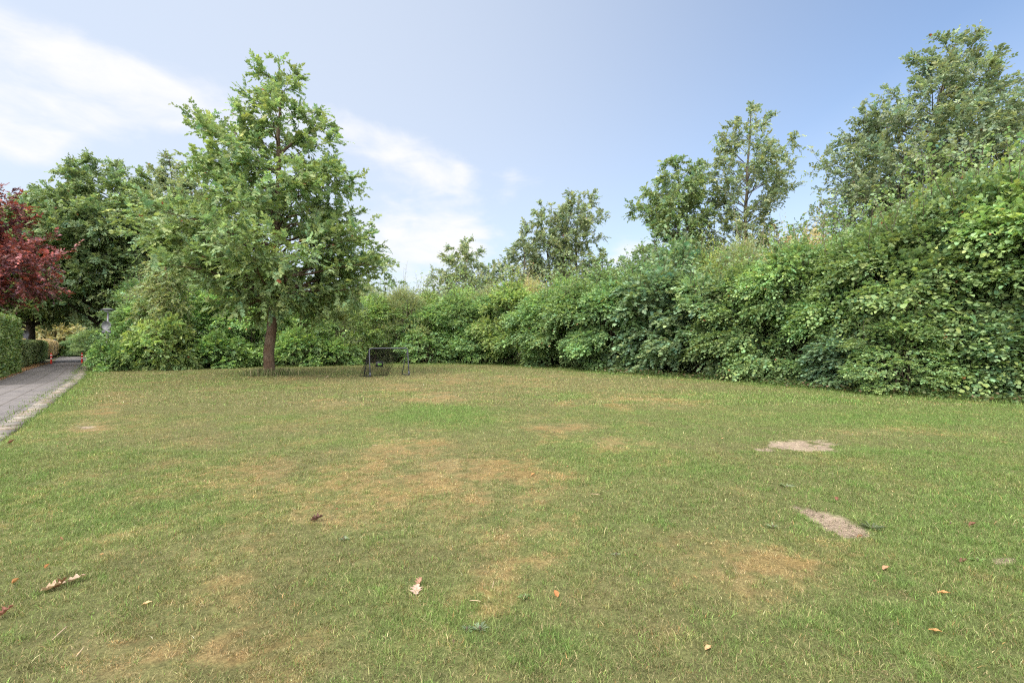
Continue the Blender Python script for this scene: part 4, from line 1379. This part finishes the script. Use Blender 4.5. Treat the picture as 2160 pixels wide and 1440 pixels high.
n = 11000
s_ = g.uniform(1, cum[-1] * .62, n)
kk_ = vnoise(s_ * 2.3, s_ * 0, 12)
s_, kk_ = s_[kk_ > .36], kk_[kk_ > .36]
n = len(s_)
s_ = np.where(g.random(n) < .5, np.round(s_ / .5) * .5 + .4 + g.normal(0, .03, n), s_)
off = np.where(g.random(n) < .35, g.uniform(-.08, .33, n), np.where(g.random(n) < .6, np.abs(g.normal(-.02, .07, n)) - .06, .33 + np.abs(g.normal(0, .14, n))))
xx, yy = np.interp(s_, cum, RE[:nR, 0]) - .74 * off, np.interp(s_, cum, RE[:nR, 1]) - .67 * off
cc = np.array((.13, .19, .05)) * np.exp(g.normal(0, .25, (n, 1)))
v, f_, c_ = blades(g, xx, yy, g.uniform(.03, .10, n), g.uniform(.008, .016, n), np.clip(g.normal(.6, .25, n), .05, .97), cc, False, zoff=np.full(n, .012))
tag(join('path_weeds', [(v, f_, c_)], M_BLADE), kind='stuff')

# ------------------------------------------------------------------ football goal
M_TUBE = mat_simple('dark_grey_tube', (.055, .058, .075), .38, spec=.5, var=.25, scale=25)
M_NET = mat_simple('black_net_cord', (.012, .012, .012), .8, spec=.2)
M_PANEL = mat_simple('black_plastic', (.02, .02, .022), .5, var=.2)
M_GREENMARK = mat_simple('bright_green_print', (.12, .28, .04), .6)
A0 = np.array((-5.83, 19.88, lz(-5.83, 19.88)))
C0 = np.array((-4.46, 20.95, lz(-4.46, 20.95)))
wd = (C0 - A0) / np.linalg.norm(C0 - A0)
dpv = np.array((-wd[1], wd[0], 0))
root = empty('football_goal', A0)
A = np.zeros(3)
Cc = C0 - A0
HT = 1.19
At, Ct = A + np.array((-.03, .02, HT)) + dpv * .04, Cc + np.array((-.05, .0, HT)) + dpv * .04


def round_corner(p, c, q, r=.10, n=5):
    a = c + unit((p - c)[None])[0] * r
    b = c + unit((q - c)[None])[0] * r
    return list(bez(a, c, b, n))


mb = MB()
mb.tube(np.array([A + (0, 0, -.02), A + (At - A) * .5] + round_corner(A, At, Ct) + [(At + Ct) / 2] + round_corner(At, Ct, Cc) + [Cc + (Ct - Cc) * .45, Cc + (0, 0, -.02)]), .026, 10)
mb.build('front_frame', M_TUBE, root)
RA, RC = A + dpv * .66 + wd * -.02, Cc + dpv * .64 - wd * .04
for (b0, t0, r0_) in ((A, At, RA), (Cc, Ct, RC)):
    mb = MB()
    st = t0 * .9 + b0 * .1 - np.array((0, 0, .02))
    mb.tube(np.array([st + dpv * .02, st * .85 + r0_ * .15 + dpv * .05, r0_ * .6 + st * .4 + dpv * .03, r0_ + (0, 0, -.01)]), .019, 8)
    mb.build('rear_leg', M_TUBE, root)
    mb = MB()
    mb.tube(np.array([b0 + (0, 0, .03) - dpv * .0, (b0 + r0_) / 2 + (0, 0, .025), r0_ + (0, 0, .03)]), .018, 8)
    mb.build('foot_bar', M_TUBE, root)
    mb = MB()
    mb.tube(np.array([b0 + (t0 - b0) * .02, b0 + (t0 - b0) * .16]), .036, 10)
    mb.build('foot_sleeve', M_TUBE, root)
# net: hung from the crossbar, gathered on the ground towards the middle, torn loose on the right
nu, nv = 52, 34
u = np.linspace(0, 1, nu)[:, None, None]
v = np.linspace(0, 1, nv)[None, :, None]
Tp = At + (Ct - At) * (u * .93)
Bp = RA + (RC - RA) * (.66 * u ** .75) + np.array((0, 0, .02))
side_f = u.clip(.62, 1) - .62
Pn = Tp * (1 - v) + Bp * v + dpv * (.10 * np.sin(v * math.pi)) + dpv * (np.sin(u * 46) * .05 * v * (side_f * 3)) - wd * (.16 * np.sin(v * math.pi * .5) ** 2 * (side_f > .3) * side_f)
Pn[..., 2] -= 0.03 * np.sin(u[..., 0] * 9) * v[..., 0] * (1 - v[..., 0])
gnet = np.random.default_rng(3)
Pn += gnet.normal(0, .006, Pn.shape)
Pn[..., 2] = np.maximum(Pn[..., 2], .02)
mb = MB()
keep_h = np.ones((nu - 1, nv), bool)
keep_h[44:, 12:24] = False           # the hole at the right
mb.edges(Pn[:-1][keep_h].reshape(-1, 3), Pn[1:][keep_h].reshape(-1, 3), .0033)
mb.edges(Pn[:, :-1].reshape(-1, 3), Pn[:, 1:].reshape(-1, 3), .0033)
# left side net, bulging outwards
s_ = np.linspace(0, 1, 14)[:, None, None]
v = np.linspace(0, 1, 34)[None, :, None]
Fp = At * (1 - v) + A * v
Rp = (At * .92 + A * .08) * (1 - v) + (RA - wd * .16 + dpv * .10) * v
Ps = Fp * (1 - s_) + Rp * s_ - wd * (.07 * np.sin(s_ * math.pi) * v)
Ps += gnet.normal(0, .006, Ps.shape)
Ps[..., 2] = np.maximum(Ps[..., 2], .02)
mb.edges(Ps[:-1].reshape(-1, 3), Ps[1:].reshape(-1, 3), .0033)
mb.edges(Ps[:, :-1].reshape(-1, 3), Ps[:, 1:].reshape(-1, 3), .0033)
# ground rope and the sagging lower edge
mb.tube(np.concatenate([Pn[:, -1]]) + np.array((0, 0, .01)), .010, 5)
mb.build('net', M_NET, root)
pc = At + (Ct - At) * .33 + dpv * .30
pc[2] = .52
mb = MB()
rzp = math.atan2(wd[1], wd[0]) + .05
mb.box(pc, (.30, .03, .20), rzp, .12)
for sg in (-1, 1):
    mb.box(pc + wd * .15 * sg + (0, 0, 0), (.025, .045, .22), rzp, .12)
for sg in (-1, 1):
    mb.box(pc + np.array((0, 0, .105 * sg)) + dpv * .012 * sg, (.32, .045, .022), rzp, .12)
panel = mb.build('target_panel', M_PANEL, root, smooth=False)
mb = MB()
nrm = -dpv
for k, (sx_, sh) in enumerate(((-.055, .11), (0, .10), (.055, .11))):
    b_ = pc + wd * sx_ + nrm * .022 + np.array((0, 0, -.06))
    for q in (-1, 1):
        mb.add([b_ - wd * .026 * q, b_ + wd * .004 * q, b_ + wd * .004 * q + (0, 0, sh * .6), b_ - wd * .020 * q + (0, 0, sh), b_ - wd * .030 * q + (0, 0, sh * .55),
                b_ - wd * .026 * q + nrm * .004, b_ + wd * .004 * q + nrm * .004, b_ + wd * .004 * q + nrm * .004 + (0, 0, sh * .6), b_ - wd * .020 * q + nrm * .004 + (0, 0, sh), b_ - wd * .030 * q + nrm * .004 + (0, 0, sh * .55)],
               ngons=[[0, 1, 2, 3, 4], [9, 8, 7, 6, 5]], quads=[(0, 5, 6, 1), (1, 6, 7, 2), (2, 7, 8, 3), (3, 8, 9, 4), (4, 9, 5, 0)])
mb.build('green_mark', M_GREENMARK, panel, smooth=False)
mb = MB()
for sg in (-1, 1):
    tt_ = At + (Ct - At) * (.33 + .07 * sg)
    mb.tube(np.array([pc + wd * .13 * sg + (0, 0, .1), (pc + tt_) / 2 + wd * .07 * sg + dpv * .04, tt_]), .0025, 5)
mb.build('strap', M_NET, panel)
tag(root, 'small dark tube football goal with torn black net and green marked panel', 'goal')

# ------------------------------------------------------------------ bollards
M_RED = mat_simple('red_plastic', (.62, .035, .022), .45, var=.1)
M_WHITE = mat_simple('white_band', (.78, .78, .76), .4, var=.05)
M_DKBASE = mat_simple('dark_base', (.07, .065, .06), .8)


def bollard(x_, y_, label):
    root = empty('bollard', (x_, y_, .0))
    mb = MB()
    zz_ = [0, .02, .66, .70, .725, .73]
    mb.tube(np.array([(0, 0, q) for q in zz_]), [.052, .048, .048, .044, .028, .006], 16)
    mb.build('post', M_RED, root)
    for z0_ in (.34, .55):
        mb = MB()
        mb.tube(np.array([(0, 0, z0_), (0, 0, z0_ + .065)]), .051, 16)
        mb.build('reflective_band', M_WHITE, root)
    mb = MB()
    mb.tube(np.array([(0, 0, 0), (0, 0, .02), (0, 0, .035)]), [.095, .09, .055], 16)
    mb.build('base', M_DKBASE, root)
    return tag(root, label, 'bollard', 'bollards across the path')


bollard(-30.25, 31.75, 'red bollard with white bands in the middle of the path, near the golden hedge')
bollard(-28.9, 32.5, 'red bollard with white bands at the right path edge beside the leafy corner bush')

# ------------------------------------------------------------------ lamp post with a road sign seen from behind
M_POLE = mat_simple('pale_grey_post', (.24, .23, .28), .5, var=.12)
M_SIGNB = mat_simple('sign_back', (.15, .155, .17), .5, var=.1)
M_LAMPH = mat_simple('grey_lamp_housing', (.07, .075, .085), .4)
M_GLASS = mat_simple('lamp_glass', (.42, .45, .48), .15)
px0, Yl = 227, 25.4
xl = (px0 - 1080) / F * Yl
root = empty('lamp_post', (xl, Yl, 0))
zt = 1.5 + (720 - 661) / F * Yl
mb = MB()
mb.tube(np.array([(-.09, 0, -.03), (-.07, 0, .6), (-.0, 0, 2.0), (.02, 0, zt)]), [.065, .06, .045, .04], 12)
mb.build('pole', M_POLE, root)
mb = MB()
mb.tube(np.array([(.02, 0, zt - .02), (.02, 0, zt + .12)]), [.03, .028], 8)
mb.build('lamp_stem', M_LAMPH, root)
zl = zt + .20
mb = MB()
mb.tube(np.array([(.02, 0, zl + q) for q in (-.08, -.03, 0, .05, .075)]), [.12, .30, .31, .16, .03], 20)
lh = mb.build('lamp_head', M_LAMPH, root)
mb = MB()
mb.tube(np.array([(.02, 0, zl + q) for q in (-.14, -.115, -.083)]), [.05, .14, .16], 16)
mb.build('lamp_glass', M_GLASS, lh)
zs_ = 1.5 + (720 - 687) / F * Yl
mb = MB()
th = np.arange(28) / 28 * 2 * math.pi
ds, dsk = .235, .012
ring = np.stack([np.cos(th) * ds, np.full(28, -.085), np.sin(th) * ds + zs_], 1)
ring2 = ring + np.array((0, dsk, 0))
mb.add(np.concatenate([ring, ring2]), quads=[(i, (i + 1) % 28, 28 + (i + 1) % 28, 28 + i) for i in range(28)], ngons=[list(range(28)), list(range(28, 56))[::-1]])
sg_ = mb.build('round_sign', M_SIGNB, root, smooth=False)
mb = MB()
rim = [(math.cos(a) * (ds + .004), -.079, math.sin(a) * (ds + .004) + zs_) for a in np.linspace(0, 2 * math.pi, 29)]
mb.tube(np.array(rim), .012, 5, cap=False)
mb.build('rim', M_SIGNB, sg_)
mb = MB()
mb.box((0, -.085, zs_ - .32), (.46, .014, .15))
mb.box((0, -.074, zs_ - .262), (.47, .02, .014))
mb.build('small_plate', M_SIGNB, root, smooth=False)
tag(root, 'pale grey lamp post with round sign back emerging from the shrubs', 'lamp post')

# road sign and a post at the end of the tall hedge
Ys = 30.2
xs = (52 - 1080) / F * Ys
root = empty('road_sign', (xs, Ys, 0))
M_DKSIGN = mat_simple('dull_sign_back', (.05, .05, .06), .55, var=.15)
zc_ = 1.5 + (720 - 705) / F * Ys
mb = MB()
mb.tube(np.array([(.02, .05, -.03), (.10, .05, zc_ - .5), (.16, .05, zc_ + .1)]), .03, 10)
mb.build('pole', M_POLE, root)
mb = MB()
th = np.arange(30) / 30 * 2 * math.pi
ring = np.stack([np.cos(th) * .29 + .0, np.full(30, -.01), np.sin(th) * .26 + zc_], 1)
mb.add(np.concatenate([ring, ring + np.array((0, .015, 0))]), quads=[(i, (i + 1) % 30, 30 + (i + 1) % 30, 30 + i) for i in range(30)], ngons=[list(range(30)), list(range(30, 60))[::-1]])
mb.build('round_sign', M_DKSIGN, root, smooth=False)
tag(root, 'dark round sign seen from behind, poking out beside the tall hedge', 'road sign')
Yp = 27.6
fp = empty('fence_post', ((45.5 - 1080) / F * Yp, Yp, 0))
mb = MB()
mb.box((0, 0, .70), (.10, .10, 1.46))
mb.build('shaft', M_TUBE, fp, smooth=False)
mb = MB()
mb.add([(-.06, -.06, 1.43), (.06, -.06, 1.43), (.06, .06, 1.43), (-.06, .06, 1.43), (0, 0, 1.49)], quads=[(3, 2, 1, 0)], tris=[(0, 1, 4), (1, 2, 4), (2, 3, 4), (3, 0, 4)])
mb.build('cap', M_TUBE, fp, smooth=False)
tag(fp, 'dark square fence post at the end of the tall clipped hedge', 'post')

# low blue cover behind the golden hedge
M_BLUE = mat_simple('blue_tarpaulin', (.045, .07, .19), .5, var=.3, scale=4)
Yc = 47.5
xcv = (99 - 1080) / F * Yc
mb = MB()
gxv = np.linspace(-.85, .85, 18)
gyv = np.linspace(-.6, .6, 12)
GX, GY = np.meshgrid(gxv, gyv)
e = np.maximum(np.abs(GX) / .85, np.abs(GY) / .6)
GZ = 1.66 - 1.55 * np.clip((e - .72) / .28, 0, 1) ** 1.3 + .05 * vnoise(GX * 3, GY * 3, 3) + .06 * (GX < 0)
V = np.stack([GX.ravel() * .9, GY.ravel() * .9, GZ.ravel()], 1)
Q = [(j_ * 18 + i_, j_ * 18 + i_ + 1, j_ * 18 + 18 + i_ + 1, j_ * 18 + 18 + i_) for j_ in range(11) for i_ in range(17)]
mb.add(V, Q)
cv = mb.build('blue_cover', M_BLUE)
cv.location = (xcv, Yc, .0)
sol = cv.modifiers.new('thickness', 'SOLIDIFY')
sol.thickness = .01
tag(cv, 'dark blue cover just showing over the top of the rounded golden hedge', 'cover')

# loose sandy crumbs on the worn-bare spots
g = np.random.default_rng(91)
px_, py_ = [], []
for (qx, qy, rx, ry, a_) in BARE:
    cx, cy, ax_, ay_, _ = ell(qx, qy, rx, ry)
    n = 420
    yy = g.normal(0, .55, n) * ay_
    px_.append(cx + g.normal(0, .55, n) * ax_ + cx / cy * yy)
    py_.append(cy + yy)
px_, py_ = np.concatenate(px_), np.concatenate(py_)
k = lawn_state(px_, py_)[2] > .45
px_, py_ = px_[k], py_[k]
n = len(px_)
r = .0026 * np.exp(g.normal(0, .55, n))
oc = np.array([(1, 0, 0), (-1, 0, 0), (0, 1, 0), (0, -1, 0), (0, 0, .8), (0, 0, -.6)])
V = np.stack([px_, py_, lawn_z(px_, py_) + r * .2], 1)[:, None] + oc[None] * (r[:, None] * g.uniform(.6, 1.3, (n, 3)))[:, None]
tri = np.array([(0, 2, 4), (2, 1, 4), (1, 3, 4), (3, 0, 4), (2, 0, 5), (1, 2, 5), (3, 1, 5), (0, 3, 5)])
T = (np.arange(n)[:, None, None] * 6 + tri[None]).reshape(-1, 3)
C = np.repeat(SAND * np.exp(g.normal(-.35, .3, (n, 1))), 6, 0)
tag(mesh_np('gravel', V.reshape(-1, 3), [T], M_BLADE, col=np.clip(C, .02, .8)), kind='stuff')

# ------------------------------------------------------------------ things lying on the grass
M_DRYLEAF = mat_leaf('dry_leaf', rough=.7, spec=.2, trans=.15)


def lawn_leaf(px, py, length, rz, col, label, lobed=True, curl=.35, tilt=.25, lift=.018, narrow=.6, seed=0, name='fallen_leaf', stalk=True):
    g = np.random.default_rng(seed + int(px))
    x_, y_ = gp(px, py)
    nL, nW = 22, 9
    s = np.linspace(0, 1, nL)
    prof = np.sin(np.pi * np.clip(s, 0, 1) ** .85) ** .7
    if lobed:
        prof = prof * (.72 + .28 * np.sin(s * math.pi * 2 * 3.5 + 1.1))
    prof[-1] = 0
    prof[0] = .03
    wv = np.linspace(-1, 1, nW)
    X_ = np.repeat((s - .5)[:, None] * length, nW, 1)
    if lobed:
        X_ = X_ + np.abs(wv)[None] * length * .05
    Y_ = prof[:, None] * wv[None] * length * narrow / 2
    Z_ = curl * length * (.55 * wv[None] ** 2 * prof[:, None] + .5 * (s[:, None] - .45) ** 2) + g.normal(0, .012 * length, (nL, nW))
    Z_ += .03 * length * np.sin(s[:, None] * 11 + wv[None] * 2)
    V = np.stack([X_.ravel(), Y_.ravel(), Z_.ravel()], 1)
    ct, st = math.cos(tilt), math.sin(tilt)
    V = V @ np.array([(ct, 0, st), (0, 1, 0), (-st, 0, ct)])
    V[:, 2] -= V[:, 2].min()
    Q = np.array([(a * nW + b, a * nW + b + 1, (a + 1) * nW + b + 1, (a + 1) * nW + b) for a in range(nL - 1) for b in range(nW - 1)])
    vein = 1 - .25 * np.exp(-(wv / .16) ** 2)
    C = np.asarray(col)[None, None] * .62 * (np.exp(g.normal(0, .16, (nL, nW)))[..., None]) * (.85 + .3 * vein[None, :, None] * (1 - .3 * np.cos(s * 44)[:, None, None] * .3))
    root = empty(name, (x_, y_, lz(x_, y_) + lift * .4), rz)
    mesh_np('blade', V, [Q], M_DRYLEAF, col=np.clip(C, .01, .8).reshape(-1, 3), smooth=True, parent=root)
    if stalk:
        mb = MB()
        mid0 = V[nW // 2]
        mb.tube(np.array([mid0 + (length * .08, 0, .001), mid0, mid0 + (-length * .12, length * .02, .0), mid0 + (-length * .24, length * .06, .004)]), [.0008, .0012, .0014, .0018], 5)
        mb.build('stalk', M_TWIG, root)
    return tag(root, label, 'leaf')


TAN = (.52, .34, .21)
lawn_leaf(106, 1254, .105, .3, TAN, 'curled tan oak leaf with dark edge, left one of the joined pair lower left', curl=.5, tilt=.3, narrow=.75)
lawn_leaf(128, 1246, .075, 1.2, (.24, .11, .04), 'narrow brown crumpled leaf between the two tan leaves lower left', curl=.9, tilt=.5, narrow=.4)
lawn_leaf(154, 1236, .115, .55, (.50, .35, .24), 'flat pale tan oak leaf, right one of the joined pair lower left', curl=.3, tilt=.25, narrow=.55)
lawn_leaf(884, 1238, .060, 1.3, (.50, .27, .17), 'small curled pinkish leaf above the wrinkled leaf, bottom centre', curl=.8, tilt=.4, narrow=.8)
lawn_leaf(878, 1256, .085, 1.7, (.58, .38, .29), 'wrinkled pale pink brown oak leaf, bottom centre', curl=.35, tilt=.2, narrow=.95)
lawn_leaf(668, 1103, .10, .2, (.13, .06, .045), 'dark brown crumpled leaf on the dry grass left of centre', curl=.8, tilt=.3, narrow=.7)
lawn_leaf(8, 1310, .085, .9, (.26, .10, .06), 'reddish brown leaf at the lower left picture edge', curl=.6, tilt=.5, narrow=.6)
lawn_leaf(34, 1238, .036, 1.0, (.50, .22, .05), 'tiny orange curled leaf near the left edge', lobed=False, curl=.9, tilt=.6, narrow=.8, stalk=False)
lawn_leaf(100, 1206, .030, 1.4, (.52, .22, .05), 'tiny rust orange leaf above the joined tan leaves', lobed=False, curl=.8, tilt=.6, narrow=.7, stalk=False)
lawn_leaf(214, 1179, .036, .1, (.50, .25, .08), 'small flat orange leaf higher up right of the joined tan leaves', lobed=False, curl=.3, narrow=.5, stalk=False)
lawn_leaf(1172, 1267, .045, 2.0, (.52, .20, .04), 'small orange brown curled leaf in the bottom centre, right of the wrinkled leaf', lobed=False, curl=.7, tilt=.5, narrow=.65)
lawn_leaf(1991, 1263, .062, -.5, (.60, .27, .06), 'slim bright orange leaf lower right, upper of two', lobed=False, curl=.25, tilt=.2, narrow=.38, stalk=False)
lawn_leaf(1973, 1345, .055, -.9, (.64, .30, .07), 'slim bright orange leaf lower right, lower of two', lobed=False, curl=.25, tilt=.25, narrow=.38, stalk=False)
lawn_leaf(1494, 1380, .040, .4, (.66, .36, .14), 'small yellowish tan leaf at the bottom right of centre', lobed=False, curl=.3, narrow=.6, stalk=False)
lawn_leaf(1814, 1139, .05, .2, (.30, .12, .05), 'brown leaf at the lower end of the bare sandy strip', lobed=False, curl=.4, narrow=.45)
lawn_leaf(2052, 1116, .055, -.3, (.24, .09, .05), 'small red brown leaf in the green grass at the right', lobed=False, curl=.5, tilt=.5, narrow=.6)
lawn_leaf(1765, 1062, .05, .9, (.24, .09, .05), 'small red leaf just above the bare sandy strip', lobed=False, curl=.5, tilt=.5, narrow=.6)
lawn_leaf(2032, 1196, .06, .2, (.20, .08, .05), 'dark red leaf near the small bare patch at the right', lobed=False, curl=.4, narrow=.5)
lawn_leaf(1868, 1208, .055, .3, (.55, .26, .12), 'orange tan leaf on the dry grass below the bare sandy strip', lobed=False, curl=.3, narrow=.5)
lawn_leaf(310, 1284, .055, .2, (.66, .42, .18), 'pale yellow leaf on dry grass right of the joined tan leaves', lobed=False, curl=.3, narrow=.5, stalk=False)
lawn_leaf(24, 940, .09, .8, (.24, .10, .06), 'small red brown leaf on the grass near the path edge', lobed=False, curl=.6, tilt=.6, narrow=.6)
lawn_leaf(690, 798, .16, .2, (.66, .50, .36), 'pale leaf lying on the worn ground between oak and goal', lobed=True, curl=.5, tilt=.4, narrow=.6)
lawn_leaf(1125, 1007, .05, .5, (.55, .24, .05), 'single orange leaf right of the big dry patch', lobed=False, curl=.4, tilt=.4, narrow=.6, stalk=False)

# small crumbs of dead leaf sprinkled over the turf
g = np.random.default_rng(717)
x_, y_ = scatter(g, 1.6, 24, .9)
k = (right_of_path(x_, y_) > .1) & (to_belt(x_, y_) < -.1) & (x_ > -31) & (x_ < 25)
x_, y_ = x_[k], y_[k]
n = len(x_)
P = np.stack([x_, y_, lawn_z(x_, y_) + g.uniform(.004, .018, n)], 1)
C = np.where(g.random((n, 1)) < .45, np.array((.24, .10, .04)), np.where(g.random((n, 1)) < .5, np.array((.30, .19, .10)), np.array((.13, .07, .045)))) * np.exp(g.normal(0, .3, (n, 1)))
L_ = g.uniform(.010, .034, n)
V, fs, CC = leaf_geo(OV, P, g.normal(0, 1, (n, 3)) * np.array((1, 1, .35)), np.array((0, 0, 1.0)) + g.normal(0, .5, (n, 3)), L_, L_ * g.uniform(.35, .8, n), np.clip(C, .01, .6))
tag(mesh_np('leaf_litter', V, fs, M_DRYLEAF, col=CC), kind='stuff')

M_STRAW = mat_simple('dry_straw', (.36, .27, .17), .8, var=.2)


def straw(px, py, px2, py2, r_, label):
    a_, b_ = gp(px, py), gp(px2, py2)
    a3 = np.array((0, 0, .0))
    b3 = np.array((b_[0] - a_[0], b_[1] - a_[1], lz(*b_) - lz(*a_) + .012))
    ob = None
    mb = MB()
    mid = (a3 + b3) / 2 + np.array((.004, .003, .006))
    mb.tube(bez(a3, mid, b3, 6), [r_, r_, r_ * .95, r_ * .9, r_ * .8, r_ * .5], 6)
    ob = mb.build('straw', M_STRAW)
    ob.location = (a_[0], a_[1], lz(*a_) + .012)
    return tag(ob, label, 'straw', 'dry stalks on the grass')


straw(110, 1363, 141, 1338, .0032, 'stout pale dry stalk lying in the lower left corner')
straw(160, 1398, 177, 1383, .003, 'short dry stalk below the stout one in the lower left corner')
straw(1038, 1253, 1042, 1241, .002, 'short upright-looking pale straw in the bottom centre')
straw(990, 1279, 1014, 1285, .0025, 'short flat straw left below the upright-looking one, bottom centre')
straw(1245, 1049, 1265, 1053, .003, 'thin white straw in mid lawn right of the dry patch')
straw(786, 943, 795, 945, .004, 'thin white straw in the far lawn left of the dry patch')

M_WEED = M_LEAF


def rosette(px, py, r_, nl, col, label, upright=.35, wide=.28, seed=1):
    g = np.random.default_rng(seed + int(px))
    x_, y_ = gp(px, py)
    az = np.arange(nl) * 2.39996 + g.normal(0, .2, nl)
    el = g.uniform(.15, upright + .3, nl)
    Dv = np.stack([np.cos(az) * np.cos(el), np.sin(az) * np.cos(el), np.sin(el)], 1)
    P = Dv * .008
    Nv = np.array((0, 0, 1.0)) + g.normal(0, .2, (nl, 3))
    L = r_ * .5 * g.uniform(.6, 1.1, nl)
    C = np.asarray(col)[None] * .95 * np.exp(g.normal(0, .2, (nl, 1)))
    root = empty('weed', (x_, y_, lz(x_, y_)))
    V, fs, CC = leaf_geo(OV, P, Dv, Nv, L, L * wide, C)
    mesh_np('leaves', V, fs, M_LEAF, col=CC, parent=root)
    mb = MB()
    mb.tube(np.array([(0, 0, -.02), (0, 0, .012), (0, 0, .022)]), [.006, .007, .003], 6)
    mb.build('root_crown', M_TWIG, root)
    return tag(root, label, 'weed')


BLG = (.19, .24, .13)
rosette(725, 1141, .085, 14, BLG, 'pale green weed rosette below the dark crumpled leaf', wide=.4)
rosette(1012, 1335, .095, 18, (.15, .21, .11), 'greyish weed rosette, right of two at the bottom centre', wide=.22)
rosette(985, 1336, .075, 14, (.14, .22, .09), 'green plantain rosette, left of two at the bottom centre', wide=.3)
rosette(1106, 1270, .07, 14, (.16, .25, .08), 'flat green weed rosette below centre', wide=.45)
rosette(1840, 1121, .18, 22, (.15, .19, .10), 'dark plantain rosette at the lower end of the bare sandy strip', upright=.2, wide=.14)
rosette(1660, 1032, .15, 18, (.17, .22, .10), 'low weed rosette above the bare sandy strip', upright=.2, wide=.2)
rosette(2062, 1190, .085, 10, (.20, .34, .07), 'bright green seedling beside the small bare patch', wide=.5)
rosette(2005, 1110, .08, 10, (.24, .30, .08), 'yellowish seedling in the green grass at the right', wide=.45)
rosette(1300, 1176, .06, 12, BLG, 'small pale weed rosette right of centre in the lower lawn', wide=.4)
rosette(1630, 1118, .11, 16, (.17, .22, .10), 'weed rosette left of the bare sandy strip', wide=.2)
